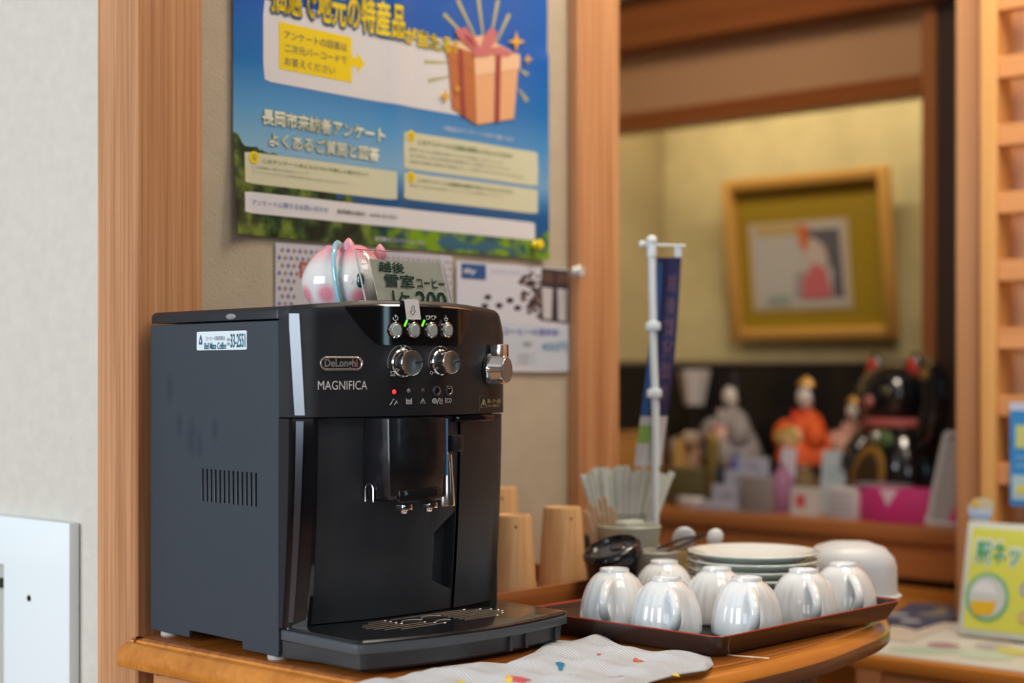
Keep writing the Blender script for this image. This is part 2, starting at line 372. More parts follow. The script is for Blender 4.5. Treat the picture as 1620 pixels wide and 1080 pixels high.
# ============================================================ COFFEE MACHINE  (local frame: x right along the front, -y towards the room, z up)
MRZ = -math.radians(4.4)
M0 = Vector((1.041,1.241,TT+.001))
cm = thing('coffee_machine', M0, MRZ, 'black bean-to-cup coffee machine with chrome dials and a drip tray', 'coffee machine')
Mm = Matrix.Translation(M0) @ Matrix.Rotation(MRZ,4,'Z'); Mi = Mm.inverted()
side_m = mat('matte_black_side', (0.030,0.040,0.055), .50, spec=.55, bump=.22, bscale=900)
nt = side_m.node_tree; N_=nt.nodes; L_=nt.links; tc=N_.new('ShaderNodeTexCoord'); prev=None
for (yy,zz,ry,rz_) in ((.205,.275,.010,.022),(.185,.235,.008,.018),(.145,.215,.008,.020),(.160,.222,.012,.026),(.115,.232,.009,.016)):
    mp=N_.new('ShaderNodeMapping'); mp.vector_type='POINT'; L_.new(tc.outputs['Object'],mp.inputs['Vector'])
    mp.inputs['Location'].default_value=(0,-yy/ry,-zz/rz_); mp.inputs['Scale'].default_value=(0,1/ry,1/rz_)
    ln=N_.new('ShaderNodeVectorMath'); ln.operation='LENGTH'; L_.new(mp.outputs['Vector'],ln.inputs[0])
    mr=N_.new('ShaderNodeMapRange'); mr.inputs['From Min'].default_value=.3; mr.inputs['From Max'].default_value=1.1
    mr.inputs['To Min'].default_value=1.0; mr.inputs['To Max'].default_value=0; L_.new(ln.outputs['Value'],mr.inputs['Value'])
    if prev is None: prev=mr.outputs[0]
    else:
        mx=N_.new('ShaderNodeMath'); mx.operation='MAXIMUM'; L_.new(prev,mx.inputs[0]); L_.new(mr.outputs[0],mx.inputs[1]); prev=mx.outputs[0]
mr=N_.new('ShaderNodeMapRange'); mr.inputs['To Min'].default_value=.50; mr.inputs['To Max'].default_value=.66; L_.new(prev,mr.inputs['Value']); L_.new(mr.outputs[0],N_['Principled BSDF'].inputs['Roughness'])
mr=N_.new('ShaderNodeMapRange'); mr.inputs['To Min'].default_value=.55; mr.inputs['To Max'].default_value=.28; L_.new(prev,mr.inputs['Value']); L_.new(mr.outputs[0],N_['Principled BSDF'].inputs['Specular IOR Level'])
front_m = mat('satin_black_front', (0.014,0.016,0.021), .42, spec=.5, bump=.08, bscale=1200, rmottle=.05, mscale=30)
gloss = mat('gloss_black', (0.006,0.006,0.008), .06, spec=.6, coat=.5)
door_m = mat('smudged_black_door', (0.027,0.031,0.039), .38, spec=.55, rmottle=.09, mscale=26)
dark_m = mat('dark_inner_plastic', (0.008,0.008,0.009), .6)
chrome = mat('chrome', (0.80,0.81,0.84), .10, 1.0)
satin = mat('satin_silver', (0.30,0.34,0.38), .30, .9)
white_i = mat('white_ink', (0.72,0.74,0.76), .6)
grey_m = mat('grey_black_plastic', (0.045,0.050,0.058), .38, spec=.5, rmottle=.06, mscale=40)
Wd = .298; ZS = .2475
def fr(x):
    if x < .02: return -.018-.015*x/.02
    if x > Wd-.02: return -.018-.015*(Wd-x)/.02
    return -.033-.022*(1-((x-Wd/2)/(Wd/2-.02))**2)
def topz(x):
    t=(x-Wd/2)/(Wd/2); z=.3600+.0075*(1-t*t)
    if x>Wd-.03: z-= .020*((x-(Wd-.03))/.03)**2
    return z
def pxof(p):
    w_=Mm@Vector(p); D=w_.x*FW[0]+w_.y*FW[1]; r=w_.x*RT[0]+w_.y*RT[1]; return 810+2500*r/D, 590-2500*(w_.z-H)/D, D
def inv(px, yf=fr, a=0.0, b=Wd):
    for _ in range(40):
        m_=(a+b)/2
        if pxof((m_,yf(m_),.2))[0] < px: a=m_
        else: b=m_
    return (a+b)/2
def front(px, py, yf=fr, out=0.0):
    x=inv(px,yf); y=yf(x); D=pxof((x,y,.2))[2]; z=H+(590-py)/2500*D-M0.z
    sl=(yf(x+.001)-yf(x-.001))/.002; ang=math.atan(sl)
    n=Vector((math.sin(ang),-math.cos(ang),0)); return Vector((x,y,z))+n*out, ang
def side(px, py):       # on the left side panel x = 0
    a,b=-.02,.245
    for _ in range(40):
        m_=(a+b)/2
        if pxof((0,m_,.2))[0] > px: a=m_
        else: b=m_
    y=(a+b)/2; D=pxof((0,y,.2))[2]; return y, H+(590-py)/2500*D-M0.z
# body core
MB().box(.004,Wd-.002,.012,.243,.012,.343).build('body', dark_m, cm)
# left side panel with 13 louvre slots and the foot notch
ys=[0.0]; y0s=side(404.5,770)[0]; y1s=side(320.5,770)[0]; nS=13; pitch=(y1s-y0s)/(nS-1)
cut=[]
for k in range(nS): c_=y0s+pitch*k; ys+= [c_-.0016,c_+.0016]
ys+=[.245]; ys=sorted(ys+[.062,.064,.165,.167])
zs_=[.004,.012,.018,.154,.189,.3455]
def hole(i,j):
    yc=(ys[i]+ys[i+1])/2; zc=(zs_[j]+zs_[j+1])/2
    if .154<zc<.189 and any(abs(yc-(y0s+pitch*k))<.0015 for k in range(nS)): return True
    if j==0 and .064<yc<.165: return True
    return False
MB().cells(ys,zs_,hole,.004,T=Matrix(((0,1,0,0),(1,0,0,0),(0,0,1,0),(0,0,0,1)))).build('side_panel',side_m,cm,bevel=.0006,bseg=1)
MB().box(Wd-.004,Wd,0,.245,.004,.3455).build('side_panel',side_m,cm,bevel=.0015)
# lid along the top, with the small catch
lid=MB(); rings=[]
for (ins,z) in ((.0,.3475),(0,.355),(.0015,.3585),(.004,.360)):
    rings.append([(x,y,z) for x,y in rrect(0+ins,Wd-ins,0-.0,.245-ins,.004,3)])
lid.loft(rings).build('lid', front_m, cm)
y_,z_=side(365,500)
MB().ellipsoid((0.001,y_,.3515),(.0025,.010,.0035)).build('lid_catch', mat('grey_catch',(0.25,0.26,0.28),.3), cm)
# control housing: profile follows the bulged front
xs_f=[0,.0005]+[.02*k/4 for k in range(1,5)]+[.02+(Wd-.04)*k/40 for k in range(1,41)]+[Wd-.02+.02*k/4 for k in range(1,5)]
def ring(z_of, inset=0.0):
    pts=[(0+inset,-.0008,z_of(0)),(0+inset,-.002,z_of(0))]
    for x in xs_f: 
        xx=min(max(x,inset),Wd-inset); pts.append((xx,fr(x)+inset*1.2,z_of(x)))
    pts+= [(Wd-inset,-.002,z_of(Wd)),(Wd-inset,-.0008,z_of(Wd))]
    return pts
MB().loft([ring(lambda x:ZS), ring(lambda x:ZS+.05), ring(lambda x:topz(x)-.012), ring(lambda x:topz(x)-.005), ring(lambda x:topz(x)-.002,.001),ring(lambda x:topz(x),.003)]).build('control_panel', front_m, cm, smooth=30)
# gloss band with slanted ends
bl=MB(); outl=[(547,484),(585,541),(600,547),(723,547),(733,538),(745,489)]
tl_,tr_=inv(546),inv(747)
def band(u,v):
    # v 0 bottom .. 1 top
    zb=front(650,546)[0].z; 
    xl=inv(592-46*v**.8); xr=inv(729+18*v**.9); 
    x=xl+(xr-xl)*u; zt=topz(x)-.0055
    e=min(u,1-u); zbb=zb+ (.004*(1-min(1,e/.06))**2)
    z=zbb+(zt-zbb)*v; y=fr(x)-.0009
    return (x,y,z)
bl.grid(band,48,14); bl.build('display_band',gloss,cm,smooth=30)
MB().grid(lambda u,v:(tl_+(tr_-tl_)*u, fr(tl_+(tr_-tl_)*u)-.0009+.0075*v, topz(tl_+(tr_-tl_)*u)-.0055+.0062*math.sin(v*PI/2)),48,4).build('band_top',gloss,cm,smooth=60)
# chrome strips on the left chamfer, above and below the seam
def strip(name,pt,pb,zt,zb,shift=lambda z:0,mt=None,o=.0010):
    m=MB()
    def f(u,v):
        z=zb+(zt-zb)*v; a=pb[0]+(pt[0]-pb[0])*v; b=pb[1]+(pt[1]-pb[1])*v; px=a+(b-a)*u; x=inv(px); return (x-.0006,fr(x)-o+shift(z),z)
    m.grid(f,4,24); return m.build(name,mt or chrome,cm,smooth=60)
strip('chrome_strip',(456,473),(466,482),topz(.01)-.009,ZS+.002, mt=mat('bright_trim',(0.34,0.38,0.43),.26,.9))
# lower housing: glossy pillars left, door, right panel; front leans back towards the bottom
def sh(z): return .012*max(0,(ZS-z)/.215)**2
ZB=.036
def low(x,z,k=.80): return fr(x)*k+sh(z)
def lowgrid(name,x0,x1,m_,k=.80,nx=20,thick=True,push=None,zt=ZS-.0015):
    g=MB()
    def f(u,v):
        x=x0+(x1-x0)*u; z=ZB+(zt-ZB)*v; y=low(x,z,k)
        if push: y+=push(x,z)
        return (x,y,z)
    g.grid(f,nx,40)
    return g.build(name,m_,cm,smooth=35)
# pillar: side face + chamfer
pl=MB()
def pf(u,v):
    z=ZB-.002+(ZS-.0015-ZB+.002)*v
    if u<.34: t=u/.34; return (0.0003,.012-(.012+.018-sh(z))*t,z)
    t=(u-.34)/.66; x=.024*t; return (x+.0003, fr(x)+sh(z) , z)
pl.grid(pf,18,40).build('corner_pillar',gloss,cm,smooth=25)
MB().grid(lambda u,v:(.0243,(fr(.024)+sh(ZB+(ZS-.0015-ZB)*v))+(.0+.012)*u,ZB+(ZS-.0015-ZB)*v),2,30).build('pillar_return',gloss,cm)
strip('chrome_strip',(468,480),(466,474),ZS-.004,ZB+.004,shift=sh,mt=mat('dim_trim',(0.16,0.18,0.22),.18,.9))
xd=inv(725, lambda x: fr(x)*.8); 
rx0=inv(691,lambda x: fr(x)*.8); rx1=inv(722,lambda x: fr(x)*.8)
zr0=front(705,935,lambda x: fr(x)*.8)[0].z; zr1=front(705,812,lambda x: fr(x)*.8)[0].z
def push(x,z):
    if x<rx0 or x>rx1: return 0
    t=(x-rx0)/(rx1-rx0); lo=zr0+.012*(1-t); hi=zr1-.020*(1-t)
    if z<lo or z>hi: return 0
    d=min((x-rx0),z-lo,hi-z); return .016*min(1,d/.003)
g=MB(); xsd=[.0243+(rx0-.0243)*k/30 for k in range(30)]+[rx0+(rx1-rx0)*k/24 for k in range(24)]+[rx1+(xd-.0006-rx1)*k/3 for k in range(4)]
nz=130; vs=[]; fs=[]
for j in range(nz+1):
    z=ZB+(ZS-.0015-ZB)*j/nz
    for x in xsd: vs.append((x,low(x,z)+push(x,z),z))
nx=len(xsd)
for j in range(nz):
    for i in range(nx-1): a=j*nx+i; fs.append((a,a+1,a+nx+1,a+nx))
g.add(vs,fs); g.build('brew_door',door_m,cm,smooth=40)
lowgrid('tank_panel',xd+.0006,Wd-.001,mat('black_tank_panel',(0.016,0.018,0.024),.34,spec=.5,rmottle=.05,mscale=20),k=.86,nx=20)
MB().grid(lambda u,v:(Wd-.001, low(Wd-.001,ZB+(ZS-ZB)*v,.86)+(.03)*u, ZB+(ZS-.0015-ZB)*v),3,30).build('tank_side',door_m,cm)
MB().box(.006,Wd-.004,-.012,.012,.010,ZS-.002).build('inner_frame',dark_m,cm)
x0,x1=inv(713,lambda x:-.040),inv(776,lambda x:-.040)
MB().box(x0,x1,-.047,-.035,ZS-.0085,ZS-.001).build('tank_grip',gloss,cm,bevel=.002)
# seams
# ---- coffee spout
sx0,sx1=inv(615,lambda x:-.080),inv(706,lambda x:-.080)
sp=MB(); rings=[]
for z,tp,fy in ((ZS-.002,0,-.080),(.205,0,-.081),(.168,-.001,-.081),(.1635,-.002,-.079)):
    rings.append([(x,y,z) for x,y in rrect(sx0+tp*-1,sx1+.0-max(0,(ZS-z))*.06,fy,-.03,.002,2)])
sp.loft(rings).build('coffee_spout',mat('smudged_gloss_spout',(0.010,0.010,0.013),.22,spec=.5,coat=.2,rmottle=.09,mscale=40),cm,smooth=30)
MB().box(sx0+.012,sx1-.008,-.083,-.040,.1595,.1735).build('spout_foot',mat('smoked_clear_plastic',(0.012,0.012,0.014),.08,spec=.6),cm,bevel=.002)
for pxn in (638,678):
    xx=inv(pxn,lambda x:-.072)
    n_=MB(); n_.box(xx-.0065,xx+.0065,-.079,-.066,.1515,.1575); n_.lathe([(.0035,.1475),(.004,.152)],12,T=TR((xx,-.0725,0)),cap0=True)
    n_.build('nozzle',chrome,cm,bevel=.0008)
# chrome arch on the spout's left flank
ar=[]; yc=-.050
for k in range(17):
    t=PI*k/16; ar.append((sx0-.0008, yc+.0065*math.cos(t), .172+.0065*math.sin(t)))
ar=[(sx0-.0008,yc+.0065,.160)]+ar+[(sx0-.0008,yc-.0065,.160)]
MB().tube(ar,.0009,6).build('flank_arch',chrome,cm)
MB().box(sx1-.0005,sx1+.0015,-.081,-.060,.185,ZS-.003).build('spout_reflection',mat('blue_reflection_tint',(0.10,0.22,0.40),.12,spec=.8),cm)  # blue reflection on the spout's right side, put in as a coloured strip
# ---- steam wand
wx=inv(706.5,lambda x:-.058)
MB().lathe([(.0,.151),(.0092,.151),(.0095,.153),(.0085,.170),(.0070,.190),(.0060,.206),(.004,.209)],24,T=TR((wx,-.058,0))).build('steam_wand',mat('brushed_steel_wand',(0.70,0.69,0.70),.18,1.0),cm)
kx=inv(719,lambda x:-.062)
MB().box(-.0085,.0085,-.010,.010,.208,.2265,T=TR((kx-.001,-.060,0))).build('wand_grip',mat('black_rubber_grip',(0.02,0.02,0.024),.3),cm,bevel=.003)
MB().tube([(wx,-.058,.208),(wx,-.055,.23),(wx+.004,-.045,ZS-.002)],.004,10).build('wand_pipe',dark_m,cm)
# ---- buttons on the band
btn=mat('silver_button',(0.55,0.60,0.60),.30,.7); btng=mat('button_face',(0.42,0.50,0.50),.35,.3)
def onf(px,py,out=0): 
    p,a=front(px,py,out=out); return p, a
for i,(px,py) in enumerate(((624,522),(653,522),(681,522),(705.5,522))):
    p,a=onf(px,py,.0009); T=TR(p,rz=a)@Matrix.Rotation(PI/2,4,'X')
    o=MB(); o.lathe([(.0082,0),(.0084,.0022),(.0074,.0034),(.0060,.0028)],32,T=T); b1=o.build('button',chrome,cm)
    MB().lathe([(0,.0042),(.0052,.0042),(.0060,.0034),(.0061,.0018)],32,T=T).build('button_face',btng,b1)
# green lamps beside buttons 2 and 3, dark one beside the last
gl=mat('green_lamp',(0.1,0.6,0.05),.4,emit=(0.20,0.85,0.05),es=1.1); off=mat('unlit_lamp',(0.06,0.06,0.06),.4)
for px,py,m_ in ((641,511,gl),(668.5,511,gl),(695,511,off)):
    p,a=onf(px,py,.0012); 
    MB().box(-.0011,.0011,-.0003,.0003,-.0038,.0038,T=TR(p,rz=a)@Matrix.Rotation(math.radians(28),4,'Y')).build('indicator_lamp',m_,cm)
# ---- the two chrome dials
for i,(px,py,r0) in enumerate(((636.5,574,.0145),(696.5,573,.0135))):
    p,a=onf(px,py,0); T=TR(p,rz=a)@Matrix.Rotation(PI/2,4,'X')
    d=MB(); d.lathe([(r0*1.02,0),(r0*1.02,.002),(r0*.93,.003),(r0*.90,.011),(r0*.93,.0165),(r0*.90,.0175)],40,T=T)
    dd=d.build('dial',chrome,cm)
    MB().lathe([(0,.0172),(r0*.86,.0172),(r0*.90,.0176)],40,T=T).build('dial_face',satin,dd)
    MB().box(.003,r0*1.12,-.0008,.0008,.0170,.0190,T=T@Matrix.Rotation(math.radians(8),4,'Z')).build('dial_pointer',chrome,dd)
    t=MB()
    for k in range(30):
        an=math.radians(55+ (195-55)*k/29+ (0)); rr=r0*1.28
        t.box(-.0004,.0004,-.00018,.00018,0,.00025,T=T@TR((rr*math.cos(an),rr*math.sin(an),0)))
    t.build('scale_marks',white_i,cm)
# ---- lamps and small buttons of the lower row
red=mat('red_lamp',(0.8,0.02,0.02),.3,emit=(1,0.03,0.03),es=1.6)
for px,py,m_ in ((623.5,619.5,red),(646.5,618,mat('clear_lamp',(0.22,0.22,0.24),.2)),(669,617.5,off)):
    p,a=onf(px,py); MB().ellipsoid((0,0,0),(.0024,.0014,.0024),T=TR(p,rz=a),nu=16,nv=10).build('indicator_lamp',m_,cm)
for px,py in ((690,618),(709.5,617.5)):
    p,a=onf(px,py); T=TR(p,rz=a)@Matrix.Rotation(PI/2,4,'X')
    b1=MB().lathe([(.0056,0),(.0054,.0018),(.0040,.0020),(.0034,.0012)],28,T=T).build('button',satin,cm)
    MB().lathe([(0,.0022),(.0022,.0022),(.0030,.0012)],20,T=T).build('button_face',gloss,b1)
# ---- steam knob on the right
p,a=front(777,585,lambda x: fr(min(x,Wd-.0195)) if x>Wd-.02 else fr(x)); 
T=TR(p+Vector((.000,.002,0)),rz=a+.10)@Matrix.Rotation(PI/2,4,'X')
def kmod(an,z): return 1+.12*max(0,math.cos(3*an+.5))-.04
k_=MB(); k_.lathe([(.0175,0),(.018,.004),(.0165,.008),(.0160,.017),(.0150,.0205),(0,.021)],48,T=T,mod=kmod)
kn=k_.build('steam_knob',chrome,cm)
MB().lathe([(0,.0215),(.0135,.0215),(.0140,.0208)],32,T=T).build('knob_face',satin,kn)
MB().box(-.0085,.0085,.012,.0285,.004,.0195,T=T).build('knob_lever',chrome,kn,bevel=.0015)
MB().lathe([(.0190,-.001),(.0200,.0012),(.0185,.0022)],40,T=T).build('knob_collar',dark_m,cm)
# ---- lettering and signs on the front
def fprint(name,body,pa,pb,mt,offset=0.0,out=.0004,shear=0,extra=None,ring=False):
    """print between picture corners pa (lower left) and pb (upper right) on the front surface"""
    a1,_=front(*pa); b1,_=front(*pb)
    vs,fs=text_mesh(body,(a1.x,b1.x,a1.z,b1.z),offset=offset,shear=shear)
    m=MB(); sl=(b1.z-a1.z)
    m.add([(v.x,fr(v.x)-out,v.y) for v in vs],fs); return m.build(name,mt,cm,smooth=0)
def fpoly(name,signs,mt,wd=.0006,out=.0006,parent=None):
    for strokes in signs:
        m=MB()
        for st in strokes:
            pts=[]
            for q in st: p,_=front(*q,out=out); pts.append(p)
            m.tube(pts,wd,5,flat=.5)
        m.build(name,mt,cm)
fprint('model_lettering','MAGNIFICA',(502.5,616.5),(580.5,602),white_i,offset=-.006)
fprint('maker_lettering','DeLonghi',(513.5,583.5),(565,568),mat('pinkish_silver',(0.62,0.56,0.55),.3,.7),offset=.02)
p0,_=front(507,584.5); p1,_=front(572,565.5); cx=(p0.x+p1.x)/2; cz=(p0.z+p1.z)/2; hw=(p1.x-p0.x)/2; hh=abs(p1.z-p0.z)/2
oc=[]
for k in range(48):
    t=2*PI*k/48; c_,s_=math.cos(t),math.sin(t); x=cx+ (hw-hh)*(1 if c_>0 else -1)+hh*c_; z=cz+hh*s_; oc.append((x,fr(x)-.0008,z))
MB().tube(oc,.0011,8,closed=True).build('badge_rim',mat('badge_silver',(0.70,0.66,0.66),.2,.9),cm)
m=MB(); ocp=[(x+(cx-x)*.04,fr(x)-.0002,z) for x,y,z in oc]; m.add(ocp,[tuple(range(len(ocp)))]); m.build('badge_field',mat('badge_maroon',(0.06,0.015,0.02),.3),cm,smooth=0)
fprint('button_lettering','ECO',(704,637),(714,629.5),white_i,offset=-.006)
def arc(cx,cy,r,a0,a1,n=12): return [(cx+r*math.cos(math.radians(a0+(a1-a0)*k/n)),cy-r*math.sin(math.radians(a0+(a1-a0)*k/n))) for k in range(n+1)]
def cup(cx,cy,w_=4.5,h_=6): return [[(cx-w_,cy-h_/2),(cx+w_,cy-h_/2)],[(cx-w_+.7,cy-h_/2),(cx-w_+1.6,cy+h_/2),(cx+w_-1.6,cy+h_/2),(cx+w_-.7,cy-h_/2)],[(cx+w_-.5,cy-h_/2+1),(cx+w_+1.8,cy-h_/2+1.6),(cx+w_-1,cy+.8)]]
fpoly('button_sign',[[arc(624.5,503,3.8,110,-200,16),[(624.5,497.5),(624.5,503)]],cup(652.5,503),cup(675.5,502.5,3.3,5.5)+cup(684,502.5,3.3,5.5)]+[[[(704,499),(704,503)],arc(704.3,505,2.6,160,380,10),[(701.5,503.5),(707,503.5)]]],white_i,.0004,out=.0014)
fpoly('dial_sign',[cup(637,547.5,4,4)+[[(633,551.5),(641,551.5)]],cup(621,590,4,4)+[[(617,594),(625,594)]],cup(655,589.5,4,4),[arc(696,546.5,2.3,0,360,10),[(696,544),(696,549)]],[arc(682,589.5,2.2,0,360,10),[(684,589.5),(690,589.5)]],[[(680,574),(685,574)],[(680,571),(685,571)],[(680,572.5),(685,572.5)]],[[(707,589),(713,589)]]],white_i,.00035)
fpoly('lamp_sign',[[[(618,639),(622,631),(627,634),(623,640.5)],[(618,639),(616,640)],[(627,634),(628,638)]],[[(642.5,630),(642.5,638.5),(650.5,638.5),(650.5,630)],[(643,633),(650,633)],[(643,635.7),(650,635.7)]],[[(668.5,630),(664.5,638),(672.5,638),(668.5,630)],[(668.5,633),(668.5,636)]],[arc(687,634,3.6,0,360,12),arc(687,634,1.6,0,360,8),[(691,639),(694,629)],[(695,630),(696,633),(695,636),(696,639)],[(698,630),(699,633),(698,636),(699,639)]]],white_i,.0004)
yel=mat('pale_yellow_ink',(0.62,0.56,0.28),.6)
fpoly('warning_sign',[[[(764.5,631.5),(759.8,644),(769.5,644),(764.5,631.5)],[(764.5,635),(764.5,641)]]],yel,.0005)
fprint('warning_lettering','蒸気・スチーム注意',(771,637.5),(791,630.5),yel,offset=.01)
fprint('warning_lettering','やけどに注意ください',(771.5,643.5),(790.5,639.5),yel,offset=.005)
fpoly('warning_border',[[[(757.5,650),(758,626),(793,623.5)]]],mat('grey_ink',(0.16,0.16,0.15),.6),.0003)
# white arrow tape hanging over the top edge
tp=MB(); xa,xb=inv(637,fr),inv(660,fr)
def tape(u,v):
    x=xa+(xb-xa)*u
    if v<.25: t=v/.25; return (x-.002*(1-t),fr(x)+.016*(1-t)-.002, topz(x)+.0016)
    t=(v-.25)/.75; x2=x+.0025*t; return (x2, fr(x2)-.0022-.001*t, topz(x)+.0012-.0205*t)
tp.grid(tape,6,20); tape_m=mat('white_tape',(0.70,0.72,0.76),.5)
tpo=tp.build('arrow_tape',tape_m,cm,smooth=60)
fpoly('tape_arrow',[[[(648.5,484),(648,493),(645.6,492.5),(650,498.5),(654,491.8),(651.6,492.3),(651.5,483.8),(648.5,484)]]],mat('dark_ink',(0.03,0.03,0.05),.6),.0004,out=.0040)
# ---- number sticker on the side
ya,za=side(391,552); yb,zb=side(312,529)
st=thing  # (alias kept short)
def sprint(m,body,u0,u1,v0,v1,mi,offset=0,shear=0):
    """sticker coordinates u 0..1 from its left end (far) to its right end (near), v 0..1 up"""
    vs,fs=text_mesh(body,(u0,u1,v0,v1),offset=offset,shear=shear)
    m.add([(-.0011, yb+(ya-yb)*v.x, za-.001+(.0195)*v.y+ .0) for v in vs],fs,mi)
sm=MB(); z0,z1=za-.0005,za+.0195
pts=[(yb+(ya-yb)*((x+1)/2), (y+1)/2) for x,y in rrect(-1,1,-1,1,.08,3)]
sm.add([(-.0006,y,z0+(z1-z0)*v) for y,v in pts]+[(-.0001,y,z0+(z1-z0)*v) for y,v in pts],[tuple(range(len(pts)))]+[(i,(i+1)%len(pts),len(pts)+(i+1)%len(pts),len(pts)+i) for i in range(len(pts))])
sto=sm.build('phone_sticker',mat('pale_blue_sticker',(0.70,0.80,0.86),.4),cm,smooth=0)
m=MB(); sprint(m,'コーヒーの御用命は',.19,.58,.55,.80,0); sprint(m,'長岡',.62,.68,.50,.66,0); sprint(m,'0258',.62,.68,.28,.42,0)
m.build('sticker_small_text',mat('navy_ink',(0.03,0.08,0.14),.6),sto,smooth=0)
m=MB(); sprint(m,'Bell Mate Coffee',.16,.60,.08,.44,0,offset=.012,shear=.15); sprint(m,'33-2551',.69,.975,.16,.88,0,offset=.012)
m.add([(-.0011,yb+(ya-yb)*u,za+.0195*v) for u,v in ((.05,.30),(.12,.30),(.112,.55),(.098,.72),(.095,.80),(.078,.80),(.072,.70),(.058,.55))],[tuple(range(8))])
m.build('sticker_teal_print',mat('teal_ink',(0.005,0.13,0.20),.6),sto,smooth=0)
m=MB(); m.add([(-.0014,yb+(ya-yb)*u,za+.0195*v) for u,v in ((.075,.45),(.10,.40),(.10,.52),(.088,.62),(.08,.55))],[tuple(range(5))]); m.build('sticker_mark_cut',mat('sticker_white',(0.72,0.82,0.88),.5),sto,smooth=0)
# ---- drip tray
dt_k=[(.003,.010),(.003,-.060),(.003,-.124)]
def dfront(x): t=(x-.1475)/.1445; return -.124-.022*(1-t*t)-.004*(x/.29)
dto=[(.003,.008),(.003,-.05),(.003,-.118),(.0045,-.1225)]+[(.008+(.279)*k/24,dfront(.008+.279*k/24)) for k in range(25)]+[(.2905,-.126),(.292,-.121),(.292,-.05),(.292,.008)]
def doff(d,z): 
    out=[]; n=len(dto)
    for i in range(n):
        a=Vector(dto[i-1]); b=Vector(dto[(i+1)%n]); t=(b-a).normalized(); nx,ny=-t.y,t.x
        out.append((dto[i][0]+nx*d,min(.008,dto[i][1]+ny*d),z))
    return out
MB().loft([doff(.012,.003),doff(.008,.006),doff(.006,.0225)]).build('drip_basin',grey_m,cm,smooth=35)
MB().loft([doff(.004,.0205),doff(.0005,.0215),doff(0,.0225),doff(0.0006,.0300),doff(.003,.0318)]).build('drip_rim',mat('grey_rim_plastic',(0.075,0.085,0.098),.32,spec=.5),cm,smooth=35)
MB().loft([doff(.0015,.0318),doff(.0005,.0328),doff(.002,.0345),doff(.0045,.0350)]).build('drip_plate',mat('dusty_gloss_plate',(0.010,0.011,0.014),.13,spec=.55,coat=.3,rmottle=.10,mscale=16),cm,smooth=35)
slot_m=mat('slot_light',(0.20,0.17,0.14),.35,.4); dotm=mat('slot_glint',(0.75,0.75,0.72),.2,.6)  # tan and near-white tones paint the light caught in the slots
zt=.0352
for k in range(7):
    y=-.047-.0088*k; e=math.sqrt(max(0,1-((k-3)/4.2)**2))
    for (xa_,xb_,side_) in ((.135-.080*e,.101+(.006*k if k>3 else 0),0),(.165 if k>0 else .108,.150+.088*e,1)):
        if xb_-xa_<.01: continue
        MB().tube([(xa_,y,zt),(xb_,y,zt)],.00055,6).build('drain_slot',slot_m,cm)
        MB().ellipsoid((xb_,y,zt+.0002),(.0021,.0012,.0006),nu=10,nv=6).build('slot_end_glint',dotm,cm)
def oval(x,y,rx,ry):
    o=MB(); o.add([(x+rx*math.cos(2*PI*k/24),y+ry*math.sin(2*PI*k/24),zt-.00005) for k in range(24)],[tuple(range(24))]); ov=o.build('drain_hole',dark_m,cm,smooth=0)
    MB().tube([(x+rx*math.cos(PI*k/14+.0),y+ry*math.sin(PI*k/14),zt+.0001) for k in range(15)],.0004,6).build('hole_rim_glint',dotm,ov)  # half arc is a painted highlight on the hole's edge
oval(.120,-.068,.013,.0085); oval(.152,-.062,.013,.0085); oval(.146,-.088,.009,.0055)
for x in (.19,.215,.27):
    y=dfront(x)+.005; MB().box(x-.002,x+.002,y-.002,y+.003,.005,.021).build('basin_rib',grey_m,cm,bevel=.0005,bseg=1)
# feet
ft=mat('grey_foot',(0.42,0.42,0.40),.6)
for x,y in ((.014,.020),(.014,.225),(Wd-.02,.02),(Wd-.02,.225)):
    MB().lathe([(0,-.001),(.011,-.001),(.011,.006),(0,.006)],20,T=TR((x,y,0))).build('foot',ft,cm)
# ============================================================ POSTER (flat print on slightly waved paper)
WY = 1.515
def W(px,py): p=PY(px,py,WY-.004); return p.x,p.z
px0=W(368,300)[0]; px1=W(863,300)[0]; pz0=W(368,370)[1]; pz1=pz0+(px1-px0)*.705; pw=px1-px0; ph=pz1-pz0
po = thing('wall_poster',(px0,WY,pz0),0,'large blue survey poster with a gift box and yellow headline on the sand wall','poster')

fold=W(628,300)[0]-px0
def wave(s,t):
    g=.0025+.0030*(1+math.sin(s*17+t*5))*.5 + .004*math.exp(-((s-fold)/.02)**2)
    g+= .010*max(0,1-s/.05)**2*max(0,1-t/.12) + .008*max(0,(s-pw+.06)/.06)**2*(1 if t<.3 else .6)
    return g
def ppl(m,vs,fs,lay,mi=0): m.add([(x,-wave(x,t)-lay*.0004,t) for x,t in vs],fs,mi)
def prect(m,x0,x1,t0,t1,lay,mi=0,nx=None,nz=None,r=0):
    nx=nx or max(1,int((x1-x0)/.012)); nz=nz or max(1,int((t1-t0)/.02))
    vs=[(x0+(x1-x0)*i/nx,t0+(t1-t0)*j/nz) for j in range(nz+1) for i in range(nx+1)]
    if r:
        vs2=[]
        for x,t in vs:
            dx=max(x0+r-x,x-(x1-r),0); dt=max(t0+r-t,t-(t1-r),0)
            if dx>0 and dt>0:
                l=math.hypot(dx,dt)
                if l>r: x+= (dx-dx*r/l)*(1 if x<(x0+x1)/2 else -1); t+=(dt-dt*r/l)*(1 if t<(t0+t1)/2 else -1)
            vs2.append((x,t))
        vs=vs2
    ppl(m,vs,[(j*(nx+1)+i,j*(nx+1)+i+1,(j+1)*(nx+1)+i+1,(j+1)*(nx+1)+i) for j in range(nz) for i in range(nx)],lay,mi)
